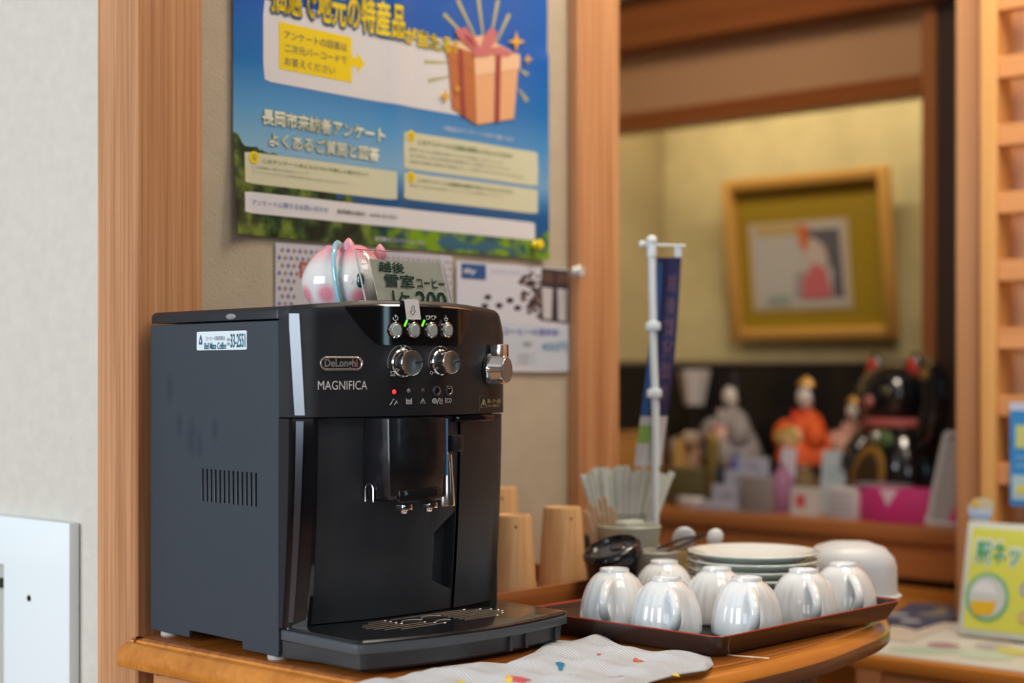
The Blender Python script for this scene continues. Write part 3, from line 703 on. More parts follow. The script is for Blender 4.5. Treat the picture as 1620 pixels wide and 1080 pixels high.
def ptext(name,body,x0,x1,t0,t1,mt,lay,off=0.0,outline=None,oo=.06,shear=0,fit=True):
    if outline:
        vs,fs=text_mesh(body,(x0,x1,t0,t1),bold=off+oo); m=MB(); ppl(m,[(v.x,v.y) for v in vs],fs,lay-1); m.build(name+'_outline',outline,po,smooth=0)
    vs,fs=text_mesh(body,(x0,x1,t0,t1),bold=off); m=MB(); ppl(m,[(v.x,v.y) for v in vs],fs,lay); return m.build(name,mt,po,smooth=0)
# the printed landscape: sky over a wooded hill and green fields
pm=bpy.data.materials.new('poster_print'); pm.use_nodes=True; nt=pm.node_tree; N=nt.nodes; L=nt.links; b=N['Principled BSDF']; b.inputs['Roughness'].default_value=.35
tc=N.new('ShaderNodeTexCoord'); sx=N.new('ShaderNodeSeparateXYZ'); L.new(tc.outputs['Object'],sx.inputs[0])
r=N.new('ShaderNodeValToRGB'); mr=N.new('ShaderNodeMapRange'); mr.inputs['From Max'].default_value=ph; L.new(sx.outputs['Z'],mr.inputs['Value']); L.new(mr.outputs[0],r.inputs['Fac'])
cr=r.color_ramp; cr.elements[0].position=.15; cr.elements[0].color=(0.008,0.075,0.20,1); cr.elements[1].position=.72; cr.elements[1].color=(0.002,0.10,0.50,1)
e=cr.elements.new(.20); e.color=(0.06,0.24,0.50,1); e=cr.elements.new(.26); e.color=(0.24,0.46,0.66,1); e=cr.elements.new(.38); e.color=(0.10,0.34,0.66,1); e=cr.elements.new(.52); e.color=(0.008,0.17,0.52,1)
r2=N.new('ShaderNodeMix'); r2.data_type='RGBA'; 
mrx=N.new('ShaderNodeMapRange'); mrx.inputs['From Max'].default_value=pw; L.new(sx.outputs['X'],mrx.inputs['Value']); mrx.inputs['To Max'].default_value=.35
L.new(mrx.outputs[0],r2.inputs[0]); L.new(r.outputs[0],r2.inputs[6]); r2.inputs[7].default_value=(0.003,0.13,0.45,1)
nz_=N.new('ShaderNodeTexNoise'); nz_.inputs['Scale'].default_value=38; nz_.inputs['Detail'].default_value=6; L.new(tc.outputs['Object'],nz_.inputs['Vector'])
fr_=N.new('ShaderNodeValToRGB'); L.new(nz_.outputs['Fac'],fr_.inputs['Fac']); c4=fr_.color_ramp
c4.elements[0].position=.36; c4.elements[0].color=(0.004,0.014,0.012,1); c4.elements[1].position=.66; c4.elements[1].color=(0.16,0.24,0.04,1); e=c4.elements.new(.5); e.color=(0.02,0.055,0.022,1)
fd=N.new('ShaderNodeValToRGB'); L.new(nz_.outputs['Fac'],fd.inputs['Fac']); c5=fd.color_ramp
c5.elements[0].position=.40; c5.elements[0].color=(0.02,0.09,0.12,1); c5.elements[1].position=.56; c5.elements[1].color=(0.16,0.32,0.01,1)
mf=N.new('ShaderNodeMix'); mf.data_type='RGBA'; st_=N.new('ShaderNodeMapRange'); st_.inputs['From Min'].default_value=fold-.06; st_.inputs['From Max'].default_value=fold+.03; L.new(sx.outputs['X'],st_.inputs['Value'])
L.new(st_.outputs[0],mf.inputs[0]); L.new(fr_.outputs[0],mf.inputs[6]); L.new(fd.outputs[0],mf.inputs[7])
# tree line height falls from the left edge to the field
hl=N.new('ShaderNodeMapRange'); hl.inputs['From Max'].default_value=pw*.42; hl.inputs['To Min'].default_value=.120; hl.inputs['To Max'].default_value=.040; L.new(sx.outputs['X'],hl.inputs['Value'])
nh=N.new('ShaderNodeMath'); nh.operation='MULTIPLY_ADD'; nh.inputs[1].default_value=.05; L.new(nz_.outputs['Fac'],nh.inputs[0]); 
sb=N.new('ShaderNodeMath'); sb.operation='SUBTRACT'; L.new(hl.outputs[0],sb.inputs[0]); sb.inputs[1].default_value=.025; L.new(sb.outputs[0],nh.inputs[2])
lt=N.new('ShaderNodeMath'); lt.operation='LESS_THAN'; L.new(sx.outputs['Z'],lt.inputs[0]); L.new(nh.outputs[0],lt.inputs[1])
fin=N.new('ShaderNodeMix'); fin.data_type='RGBA'; L.new(lt.outputs[0],fin.inputs[0]); L.new(r2.outputs[2],fin.inputs[6]); L.new(mf.outputs[2],fin.inputs[7]); L.new(fin.outputs[2],b.inputs['Base Color'])
m=MB(); prect(m,0,pw,0,ph,0,nx=60,nz=40); s_=m.build('sheet',pm,po,smooth=60,merge=False)
wp_=mat('poster_white',(0.66,0.68,0.74),.4); cr_=mat('poster_cream',(0.60,0.62,0.46),.45); ye_=mat('poster_yellow',(0.80,0.62,0.01),.45)
nv_=mat('poster_navy',(0.01,0.05,0.16),.5); gn_=mat('poster_green',(0.10,0.26,0.05),.5); gr_=mat('poster_grey',(0.22,0.23,0.20),.5); bl_=mat('poster_blue_ink',(0.03,0.12,0.40),.5)
def S(px,py): x,z=W(px,py); return x-px0,z-pz0
m=MB(); x0,t0=S(415,128); x1,_=S(742,180); t1=S(415,-3)[1]; prect(m,x0,x1,t0,t1,1,r=.008); m.build('white_panel',wp_,po,smooth=0)
m=MB(); x0,t0=S(440,109); x1,_=S(557,120); t1=S(440,34)[1]; prect(m,x0,x1,t0,t1,2)
ax,at=S(557,98); bx,_=S(578,98); h=.012
ppl(m,[(ax,at-.005),(ax+.010,at-.005),(ax+.010,at-.012),(bx,at+.001),(ax+.010,at+.014),(ax+.010,at+.007),(ax,at+.007)],[tuple(range(7))],2); m.build('yellow_arrow_panel',ye_,po,smooth=0)
dx=x1-x0; dh=(t1-t0)
for i,tx in enumerate(('アンケートの回答は','二次元バーコードで','お答えください')):
    ptext('panel_lettering',tx,x0+dx*.07,x0+dx*(.93 if i<2 else .76),t1-dh*(.34+.28*i),t1-dh*(.16+.28*i),nv_,3,off=.0)
# headline
a=S(425,12); b2=S(633,50)
zl=S(600,50)[1]; 
ptext('headline_lettering','抽選で地元の特産品',S(427,0)[0],S(636,0)[0],zl-.004,zl+.040,ye_,5,off=.035,outline=mat('headline_outline',(0.01,0.10,0.26),.5),oo=.07)
zl=S(680,66)[1]; ptext('headline_lettering','が当たる！',S(638,0)[0],S(720,0)[0],zl-.010,zl+.012,ye_,5,off=.04,outline=bpy.data.materials['headline_outline'],oo=.045)
# heading lines
ol=mat('heading_green_outline',(0.07,0.28,0.06),.5); wt_=mat('heading_white',(0.86,0.89,0.82),.5)
x0,t0=S(413,196); x1,t1=S(608,200); t1=S(413,172)[1]; ptext('heading_lettering','長岡市来訪者アンケート',x0,x1,t0,t1,wt_,3,off=.034,outline=ol,oo=.036)
x0,t0=S(424,231); x1,_=S(600,240); t1=S(424,209)[1]; ptext('heading_lettering','よくあるご質問と回答',x0,x1,t0,t1,wt_,3,off=.034,outline=ol,oo=.036)
# cream answer boxes
def cbox(pl,pr,yt,yb,yx,lines,head):
    x0,t1=S(pl,yt); x1,_=S(pr,0); t0=S(pl,yb)[1]; m=MB(); prect(m,x0,x1,t0,t1,1,r=.004); m.build('cream_box',cr_,po,smooth=0)
    cxx,ctt=S(pl+yx[0],yt+yx[1]); m=MB(); ppl(m,[(cxx+.0075*math.cos(2*PI*k/24),ctt+.0075*math.sin(2*PI*k/24)) for k in range(24)],[tuple(range(24))],3); m.build('yellow_dot',ye_,po,smooth=0)
    ptext('dot_letter','Q',cxx-.0028,cxx+.0028,ctt-.0035,ctt+.0035,nv_,4)
    hh=t1-t0; ptext('question_lettering',head,cxx+.013,x0+(x1-x0)*.80,t1-hh*.30,t1-hh*.16,gn_,3,off=.01)
    for i,(tx,f) in enumerate(lines): ptext('answer_lettering',tx,x0+.012,x0+(x1-x0)*f,t1-hh*(.50+.16*i),t1-hh*(.42+.16*i),gr_,3)
cbox(384,627,239,289,(16,10),[('この調査に関する目的について',.40),('アンケートにつきましては地域の観光の向上に役立てるためのものです',.66)],'このアンケートのことについて詳しく知りたい！')
cbox(637,849,207,266,(13,8),[('回答するたびに抽選の対象となりますが当選は一回までとします',.72),('なお同じ方の回答は期間中に何度でもできます',.78),('抽選の結果は賞品の発送をもって発表にかえさせていただきます',.90)],'このアンケートに何度も回答してもいいですか？')
cbox(637,849,272,314,(13,8),[('複数の場所で回答いただいても問題ありません',.72)],'このアンケートは複数の場所で答えてもいいですか？')
x0,t1=S(383,302); t0=S(383,336)[1]; x1,_=S(845,0); m=MB(); prect(m,x0,x1,t0,t1,1,r=.004); m.build('white_strip',wp_,po,smooth=0)
hh=t1-t0; ptext('contact_lettering','アンケートに関するお問い合わせ',x0+.013,S(518,0)[0],t0+hh*.38,t0+hh*.66,bl_,3); ptext('contact_lettering','長岡観光案内　0258-33-2551',S(532,0)[0],S(626,0)[0],t0+hh*.40,t0+hh*.62,gr_,3,off=.01)
ptext('note_lettering','※賞品はアンケートの中で選べます',S(700,0)[0],S(812,0)[0],S(700,202)[1]-.004,S(700,202)[1]+.003,wp_,3)
x0,t0=S(593,381); ptext('credit_lettering','長岡観光コンベンション協会',x0,S(672,0)[0],t0,t0+.006,wp_,3,off=.02)
# gift box
def pp(name,pts,mt,lay): 
    m=MB(); ppl(m,[S(*q) for q in pts],[tuple(range(len(pts)))],lay); return m.build(name,mt,po,smooth=0)
for i,(a1,a2) in enumerate((((756,80),(700,22)),((760,78),(722,0)),((766,78),(755,-8)),((772,78),(788,0)),((778,80),(806,22)),((716,86),(672,72)),((716,100),(670,98)),((716,120),(676,128)),((822,110),(835,118)),((820,140),(834,160)))):
    d=Vector((a2[0]-a1[0],a2[1]-a1[1])).normalized(); n=Vector((-d.y,d.x)); a1=Vector(a1); a2=Vector(a2)
    pp('gift_ray',[tuple(a1+n*1.0),tuple(a2+n*3.2),tuple(a2-n*3.2),tuple(a1-n*1.0)],mat('ray_gold',(0.42,0.42,0.22),.5) if i==0 else bpy.data.materials['ray_gold'],2)
gf=mat('gift_front',(0.72,0.40,0.22),.5); gd=mat('gift_side',(0.46,0.16,0.06),.5); gt=mat('gift_top',(0.78,0.52,0.34),.5); rb=mat('gift_ribbon',(0.33,0.06,0.06),.5); rp=mat('gift_bow',(0.55,0.17,0.18),.5)
pp('gift_side',[(706,88),(749,112),(752,198),(713,172)],gd,4); pp('gift_front',[(749,112),(820,100),(812,188),(752,198)],gf,4); pp('gift_top',[(704,70),(760,56),(822,88),(748,84)],gt,4)
pp('gift_lid',[(704,70),(748,84),(749,116),(704,92)],gd,5); pp('gift_lid',[(748,84),(822,86),(822,108),(749,120)],gt,5)
pp('gift_ribbon',[(722,76),(729,79),(734,186),(727,181)],rb,6); pp('gift_ribbon',[(782,84),(791,84),(788,192),(780,193)],rb,6)
pp('gift_bow',[(748,82),(722,60),(716,48),(734,44),(752,66),(758,80)],rp,7); pp('gift_bow',[(756,80),(764,56),(774,44),(784,50),(782,66),(768,82)],rp,7); pp('gift_bow',[(760,78),(790,74),(812,84),(800,90),(770,86)],rp,7); pp('gift_bow',[(730,54),(742,60),(750,76),(736,66)],rb,8)
pp('gift_bow',[(744,78),(770,76),(772,88),(746,90)],rp,8)
def star(cx,cy,r):
    pts=[]; 
    for k in range(8): a=PI/4*k; q=r if k%2==0 else r*.30; pts.append((cx+q*math.cos(a)*.85,cy+q*math.sin(a)))
    pp('gold_star',pts,bpy.data.materials.get('star_gold') or mat('star_gold',(0.75,0.42,0.05),.5),9)
star(815,66,17); star(833,94,9); star(701,152,13); star(720,141,8)
# lake shape in the field
pp('printed_lake',[(690,384),(700,374),(730,374),(780,384),(822,400),(760,396),(715,394)],mat('lake_blue',(0.03,0.12,0.20),.5),.6)
# push pins
def pin(name,px,py,m_,lab,r=.008,y=WY,dep=.0):
    p=PY(px,py,y-.012); t=thing(name,(p.x,y-dep,p.z),0,lab,'pin')
    MB().lathe([(0,.014),(r*.8,.0135),(r,.011),(r*.7,.009),(r*.5,.004),(r*.85,.0015),(r*.8,0)],20,T=Matrix.Rotation(PI/2,4,'X')).build('head',m_,t)
    MB().lathe([(.0006,.002),(.0005,-.004)],8,T=Matrix.Rotation(PI/2,4,'X'),cap0=True,cap1=True).build('point',chrome,t); return t
pin('push_pin',848,387,mat('yellow_plastic',(0.85,0.65,0.01),.3),'yellow round push pin at the lower right corner of the blue poster',.0075,dep=.009)
pin('push_pin',903,430,mat('pearl_plastic',(0.60,0.66,0.70),.15,.3),'silvery push pin at the top right corner of the coffee flyer',.0095,dep=.020)

# ---------------- flyers below the poster
def flat(name,pxl,pxr,ytl,ybl,label,m_,off=.002,z0=None):
    x0,z1=W(pxl,ytl); x1=W(pxr,500)[0]; zb=W(pxl,ybl)[1] if z0 is None else z0
    t=thing(name,(x0,WY-off,zb),0,label,'flyer')
    MB().box(0,x1-x0,-.0006,0,0,z1-zb).build('sheet',m_,t); return t,x0,zb,x1-x0,z1-zb
fm=mat('lilac_flyer_paper',(0.55,0.56,0.66),.5); 
fl,fx,fz,fw_,fh_=flat('lace_flyer',437,716,383,585,'pale lilac flyer with a lattice patterned border and a red stamp behind the cat figurine',fm)
def fS(px,py): x,z=W(px,py); return x-fx,z-fz
vio=mat('violet_grey_ink',(0.22,0.20,0.34),.5); tan_=mat('tan_ink',(0.34,0.26,0.20),.5)
m=MB()
def dia(m,x,z,r,mi=0): m.add([(x-r,-.0009,z),(x,-.0009,z-r),(x+r,-.0009,z),(x,-.0009,z+r)],[(0,1,2,3)],mi)
st=.0095
nxx=int(fw_/st); nzz=int(fh_/st)
for i in range(nxx):
    for j in range(nzz):
        if 3<=i<nxx-3 and j<nzz-4: continue
        dia(m,.006+i*st+(st/2 if j%2 else 0),.006+j*st,.0035,(i+j)%2)
o_=m.build('border_pattern',[vio,tan_],fl,smooth=0); o_['kind']='stuff'
x,z=fS(482,427); MB().box(x-.007,x+.007,-.0012,-.0007,z-.010,z+.010).build('red_stamp',mat('stamp_red',(0.42,0.10,0.06),.5),fl)
m=MB(); vs,fs=text_mesh('朱',(x-.005,x+.005,z-.007,z+.007)); m.add([(v.x,-.0014,v.y) for v in vs],fs); m.build('stamp_lettering',fm,fl,smooth=0)
f2,gx,gz,gw,gh=flat('coffee_flyer',722,899,412,588,'white coffee flyer with blue logo, beans and two drink cups by the right post',mat('bluish_flyer_paper',(0.58,0.61,0.72),.5),.004,z0=W(880,588)[1])
def gS(px,py): x,z=W(px,py); return x-gx,z-gz
def gp(name,pts,mt,lay=1): m=MB(); m.add([(*((gS(*q)[0]),),-.0006-.0003*lay,gS(*q)[1]) for q in pts],[tuple(range(len(pts)))]); return m.build(name,mt,f2,smooth=0)
lb=mat('logo_blue',(0.02,0.09,0.28),.5); gp('logo_field',[(729,416),(768,419),(768,443),(729,440)],lb)
def gtext(name,body,pl,pr,yb,yt,mt,off=0.0,lay=2):
    x0,z0=gS(pl,yb); x1,_=gS(pr,yb); z1=gS(pl,yt)[1]; vs,fs=text_mesh(body,(x0,x1,z0,z1),offset=off); m=MB(); m.add([(v.x,-.0006-.0003*lay,v.y) for v in vs],fs); return m.build(name,mt,f2,smooth=0)
gtext('logo_lettering','illy',733,752,434,424,wp_,.02,3)
gtext('flyer_lettering','おいしいコーヒーをどうぞ',776,822,431,425,mat('light_blue_ink',(0.18,0.32,0.62),.5)); 
gtext('flyer_lettering','コーヒーの豆知識',795,884,529,518,mat('violet_blue_ink',(0.12,0.15,0.50),.5),.03); gtext('flyer_lettering','期間限定',826,842,548,540,gr_); gtext('flyer_price','400円',856,896,556,540,mat('sky_ink',(0.12,0.28,0.50),.5),.02)
for y in (560,566,572): gtext('flyer_lettering','水出し珈琲とアイス',818,846,y+3,y-1,gr_)
gp('pale_band',[(792,508),(898,520),(898,587),(792,575)],mat('pale_band',(0.50,0.58,0.70),.5),.5)
bm_=mat('dark_bean_print',(0.035,0.03,0.04),.5); bb=mat('brown_bean_print',(0.10,0.055,0.05),.5)
random.seed(3)
for k in range(70):
    a=random.random()*2*PI; q=math.sqrt(random.random()); px=846+24*q*math.cos(a); py=466+34*q*math.sin(a)+(px-846)*.35
    r=random.uniform(3,5); t=random.random()*PI
    gp('printed_bean',[(px+r*math.cos(t+2*PI*j/8)*(1 if j%4 else 1.2),py+r*.7*math.sin(t+2*PI*j/8)) for j in range(8)],random.choice((bm_,bb)),1+.05*k/10)
for px,py in ((771,470),(789,483),(806,475),(818,487),(766,484)): gp('printed_bean',[(px+6*math.cos(2*PI*j/8),py+4.5*math.sin(2*PI*j/8)) for j in range(8)],bm_,1.4)
cup_l=mat('cup_print',(0.50,0.50,0.58),.5)
gp('cup_backdrop',[(856,424),(898,428),(898,512),(853,506)],bm_,2); gp('printed_cup',[(856,454),(873,456),(871,506),(858,504)],cup_l,3); gp('printed_cup',[(881,456),(896,458),(894,509),(882,507)],cup_l,3)
gp('cup_ice',[(858,430),(874,431),(874,448),(857,446)],bb,3); gp('cup_ice',[(880,431),(897,433),(896,450),(880,448)],bb,3)

# ============================================================ ON TOP OF THE MACHINE
ztop = M0.z+.3605
# pink and white cat bank
P = PD(541,480,1.768)
ct = thing('cat_figurine',(P.x,P.y,ztop),-YAW-math.radians(8),'pink and white spotted cat bank with a light blue collar behind the price card','figurine')
def pinkwhite(name,lo,hi,spots):
    m=bpy.data.materials.new(name); m.use_nodes=True; nt=m.node_tree; N=nt.nodes; L=nt.links; b=N['Principled BSDF']; b.inputs['Roughness'].default_value=.12; b.inputs['Coat Weight'].default_value=.5
    tc=N.new('ShaderNodeTexCoord'); sx=N.new('ShaderNodeSeparateXYZ'); L.new(tc.outputs['Object'],sx.inputs[0])
    mr=N.new('ShaderNodeMapRange'); mr.inputs['From Min'].default_value=lo; mr.inputs['From Max'].default_value=hi; L.new(sx.outputs['Z'],mr.inputs['Value']); prev=mr.outputs[0]
    for c,r_ in spots:
        vm=N.new('ShaderNodeVectorMath'); vm.operation='DISTANCE'; vm.inputs[1].default_value=c; L.new(tc.outputs['Object'],vm.inputs[0])
        q=N.new('ShaderNodeMapRange'); q.inputs['From Min'].default_value=r_*.5; q.inputs['From Max'].default_value=r_*1.15; q.inputs['To Min'].default_value=.95; q.inputs['To Max'].default_value=0; L.new(vm.outputs['Value'],q.inputs['Value'])
        mx=N.new('ShaderNodeMath'); mx.operation='MAXIMUM'; L.new(prev,mx.inputs[0]); L.new(q.outputs[0],mx.inputs[1]); prev=mx.outputs[0]
    mc=N.new('ShaderNodeMix'); mc.data_type='RGBA'; mc.inputs[6].default_value=(0.72,0.70,0.70,1); mc.inputs[7].default_value=(0.74,0.25,0.32,1); L.new(prev,mc.inputs[0]); L.new(mc.outputs[2],b.inputs['Base Color']); return m
# local x = to the right in view, -y = towards the viewer
bodym=pinkwhite('pink_shaded_body',.050,.073,[((-.040,-.020,.018),.012),((-.012,-.033,.018),.013)])
headm=pinkwhite('pink_shaded_head',.048,.066,[((.030,-.036,.016),.012)])
ct.scale=(.90,.90,1.0)
def pear(p): 
    s=1-.16*max(0,p.z); return Vector((p.x*s,p.y*s,max(-.86,p.z)))
MB().ellipsoid((-.008,0,.035),(.043,.036,.040),fn=pear,nu=40,nv=24).build('body',bodym,ct,smooth=80)
MB().ellipsoid((.022,-.010,.036),(.034,.036,.038),fn=pear,nu=40,nv=24).build('head',headm,ct,smooth=80)
ring_=[(.004-.006*math.cos(t)-.004, -.004+.0385*math.sin(t)-.006, .0362+.0385*math.cos(t)) for t in [2*PI*k/40 for k in range(40)]]
MB().tube([(x+.0035,y,max(.004,z)) for x,y,z in ring_],.0050,10,closed=True,flat=.7).build('collar',mat('light_blue_glaze',(0.30,0.58,0.72),.12,coat=.5),ct)
em=mat('pink_ear',(0.74,0.32,0.40),.2,coat=.4)
for x,y,z,s in ((.012,-.014,.068,1.3),(.046,.010,.066,1.0)):
    MB().ellipsoid((x,y,z),(.0085*s,.006*s,.0105*s),fn=lambda p:Vector((p.x*(1-.5*max(0,p.z)),p.y,p.z)),nu=16,nv=10).build('ear',em,ct)
MB().ellipsoid((-.020,.014,.069),(.007,.006,.007),nu=14,nv=8).build('tail_tip',em,ct)
MB().ellipsoid((.0335,-.0435,.033),(.0048,.003,.0085),nu=16,nv=10).build('eye',mat('dark_green_eye',(0.003,0.05,0.035),.1,coat=.5),ct)
m=MB()
for k in range(4): m.tube([(.017,-.0445,.035-.0022*k),(.026,-.0455,.0352-.0018*k)],.0003,5)
m.build('whiskers',mat('grey_line',(0.20,0.18,0.19),.5),ct)
# acrylic stand with the hand written price card
A=PD(601,470,1.672)
ac = thing('price_card',(A.x,A.y,ztop),-math.radians(3),'handwritten price card for snow cellar coffee in a clear acrylic stand on the machine','price card')
glassm = mat('clear_acrylic',(0.95,0.97,0.97),.03,trans=1.0,ior=1.35,spec=.5)
cardm = mat('greenish_card',(0.52,0.54,0.47),.7); inkm = mat('dark_green_brush_ink',(0.004,0.06,0.045),.6)
TL=TR((0,0,0),rx=math.radians(-9))@TR((0,0,0))
Sh=Matrix(((1,0,-.19,0),(0,1,0,0),(0,0,1,0),(0,0,0,1)))   # the card leans to the left as it stands
Tc=TR((0,0,0),rx=-math.radians(18))
cw=.103; chh=.063
MB().box(-.018,cw+.003,-.0012,.0,0.0,chh+.003,T=Tc).build('acrylic_sheet',glassm,ac,bevel=.0004,bseg=1)
MB().box(-.0185,-.0178,-.0016,.0004,0,chh+.003,T=Tc).build('acrylic_edge',mat('edge_glint',(0.55,0.57,0.57),.1,.3),ac)
MB().box(cw+.0028,cw+.0045,-.0016,.0004,0,chh+.003,T=Tc).build('acrylic_edge',bpy.data.materials['edge_glint'],ac)
MB().box(0.0,cw,.0003,.0010,0.0,chh-.007,T=Tc).build('card',cardm,ac)
m=MB()
for body,bx_ in (('越後',(.006,.032,.0350,.0470)),('雪室',(.010,.040,.0185,.0330)),('コーヒー',(.042,.071,.0195,.0300)),('1ヶ',(.014,.031,-.003,.0140)),('200',(.037,.069,-.0045,.0145))):
    vs,fs=text_mesh(body,bx_,shear=.12,bold=.022); m.add([(v.x*1.42,-.0016,v.y+.0062) for v in vs],fs,T=Tc)
m.build('brush_lettering',inkm,ac,smooth=0)
MB().tube([(-.012,-.001,chh+.001),(-.005,-.001,chh-.001),(-.0045,-.001,chh-.013),(-.013,-.001,chh-.014)],.0004,5,T=Tc).build('tape_outline',gr_,ac)
MB().box(-.012,cw,-.0,.030,.0002,.0012).build('foot_sheet',glassm,ac)

# ============================================================ TOWEL
edge=[(540,1088),(580,1076),(640,1067),(700,1050),(760,1043),(800,1046),(845,1028),(870,1008),(905,1010),(940,1002),(958,1006),(985,1019),(1040,1031),(1095,1035),(1124,1035),(1129,1046),(1118,1054),(1070,1062),(1030,1073),(1000,1086),(960,1120),(800,1160),(600,1150)]
ew=[PZ(x,y,TT+.004) for x,y in edge]; cxw=sum(p.x for p in ew)/len(ew); cyw=sum(p.y for p in ew)/len(ew)
ew=[p for p in ew]
tw_m=[]
def towel_mat():
    m=bpy.data.materials.new('ribbed_white_terry'); m.use_nodes=True; nt=m.node_tree; N=nt.nodes; L=nt.links; b=N['Principled BSDF']; b.inputs['Roughness'].default_value=.95
    b.inputs['Sheen Weight'].default_value=.3
    tc=N.new('ShaderNodeTexCoord'); mp=N.new('ShaderNodeMapping'); mp.inputs['Rotation'].default_value=(0,0,.35); L.new(tc.outputs['Object'],mp.inputs['Vector'])
    wv=N.new('ShaderNodeTexWave'); wv.inputs['Scale'].default_value=95; wv.inputs['Distortion'].default_value=.8; wv.inputs['Detail'].default_value=1; L.new(mp.outputs[0],wv.inputs['Vector'])
    r=N.new('ShaderNodeValToRGB'); r.color_ramp.elements[0].color=(0.50,0.54,0.60,1); r.color_ramp.elements[1].color=(0.64,0.68,0.74,1); L.new(wv.outputs['Fac'],r.inputs['Fac']); L.new(r.outputs[0],b.inputs['Base Color'])
    bp=N.new('ShaderNodeBump'); bp.inputs['Strength'].default_value=.6; bp.inputs['Distance'].default_value=.0015; L.new(wv.outputs['Fac'],bp.inputs['Height']); L.new(bp.outputs[0],b.inputs['Normal']); return m
tow = thing('hand_towel',(cxw,cyw,TT),0,'white ribbed hand towel with small coloured specks spread at the table edge','towel')
# two edges (far, near) lofted into a sheet with ripples
far=ew[:15]; near=[ew[0]]+ew[:-8:-1][::1]
def poly_at(P,u):
    Ls=[0]; 
    for a_,b_ in zip(P,P[1:]): Ls.append(Ls[-1]+(b_-a_).length)
    t=u*Ls[-1]
    for i in range(len(P)-1):
        if t<=Ls[i+1] or i==len(P)-2: 
            k=(t-Ls[i])/max(1e-9,Ls[i+1]-Ls[i]); return P[i].lerp(P[i+1],min(1,max(0,k)))
near_px=[(540,1100),(640,1125),(760,1150),(880,1140),(960,1110),(1000,1086),(1030,1073),(1070,1062),(1118,1055),(1129,1047)]
near=[PZ(x,y,TT+.004) for x,y in near_px]
tbl=[Vector((x,y)) for x,y in tout]
def inside(x,y):
    c=False; n=len(tout)
    for i in range(n):
        x1,y1=tout[i]; x2,y2=tout[i-1]
        if (y1>y)!=(y2>y) and x<(x2-x1)*(y-y1)/(y2-y1)+x1: c=not c
    return c
def towel_pt(u,v,dz=0):
    f=poly_at(far,u); n=poly_at(near,u); p=f.lerp(n,v); x,y=p.x,p.y
    e=min(1,min(v,1-v,u*2.0,(1-u)*3)/.10)
    z=.0016+e*(.0045+.0020*math.sin(x*70+y*30)+.0015*math.sin(y*110-x*40)+.0010*math.sin(x*160+1))
    return Vector((x-cxw,y-cyw,z+dz))
g=MB(); nu,nv=110,46
top=[towel_pt(i/nu,j/nv) for j in range(nv+1) for i in range(nu+1)]; bot=[Vector((p.x,p.y,max(.0006,p.z-.0045))) for p in top]
fs=[]; K=len(top)
for j in range(nv):
    for i in range(nu): a=j*(nu+1)+i; q=(a,a+1,a+nu+2,a+nu+1); fs+=[q,tuple(K+t for t in q[::-1])]
rim=[i for i in range(nu+1)]+[(j+1)*(nu+1)-1 for j in range(1,nv+1)]+[nv*(nu+1)+i for i in range(nu-1,-1,-1)]+[j*(nu+1) for j in range(nv-1,0,-1)]
for a_,b_ in zip(rim,rim[1:]+rim[:1]): fs.append((a_,b_,K+b_,K+a_))
g.add(top+bot,fs); g.build('cloth',towel_mat(),tow,smooth=70,merge=False)
spots=[((890,1052),(0.02,0.22,0.40),7,6),((943,1034),(0.55,0.10,0.12),4,2.4),((1010,1040),(0.62,0.12,0.08),9,3),((1013,1045),(0.80,0.58,0.06),7,4.5),((1077,1061),(0.78,0.62,0.08),6,5),((978,1070),(0.60,0.16,0.18),14,2.5),((825,1076),(0.62,0.10,0.12),19,3),((735,1078),(0.75,0.62,0.08),8,4),((806,1078),(0.78,0.62,0.1),6,4)]
for k,(q,col,ra,rb_) in enumerate(spots):
    cpt=PZ(q[0],q[1],TT+.006); 
    # find u,v of the speck
    best=min(((towel_pt(i/80,j/40)-Vector((cpt.x-cxw,cpt.y-cyw,.006))).length,i/80,j/40) for i in range(81) for j in range(41))
    _,u0,v0=best; rr=ra*cpt.length*0+ra/2500*1.58
    m=MB(); ctr=towel_pt(u0,v0,.0004); ring2=[]
    for j in range(14):
        t=2*PI*j/14; w_=.85+.22*math.sin(3*t+k)+.12*math.sin(5*t)
        dxy=Vector((RT[0],RT[1]))*math.cos(t)*ra/2500*1.58*w_+Vector((FW[0],FW[1]))*math.sin(t)*rb_/2500*1.58*5.2*w_
        # local height from the towel itself
        tx,ty=ctr.x+dxy.x,ctr.y+dxy.y
        x_,y_=tx+cxw,ty+cyw; z=.0016+(.0045+.0020*math.sin(x_*70+y_*30)+.0015*math.sin(y_*110-x_*40)+.0010*math.sin(x_*160+1))*min(1,min(v0,1-v0,u0*2,(1-u0)*3)/.10)+.0005
        ring2.append((tx,ty,z))
    m.add(ring2+[(ctr.x,ctr.y,ctr.z+.0002)],[(j,(j+1)%14,14) for j in range(14)]); m.build('woven_speck',mat('speck_ink',col,.9),tow,smooth=0)

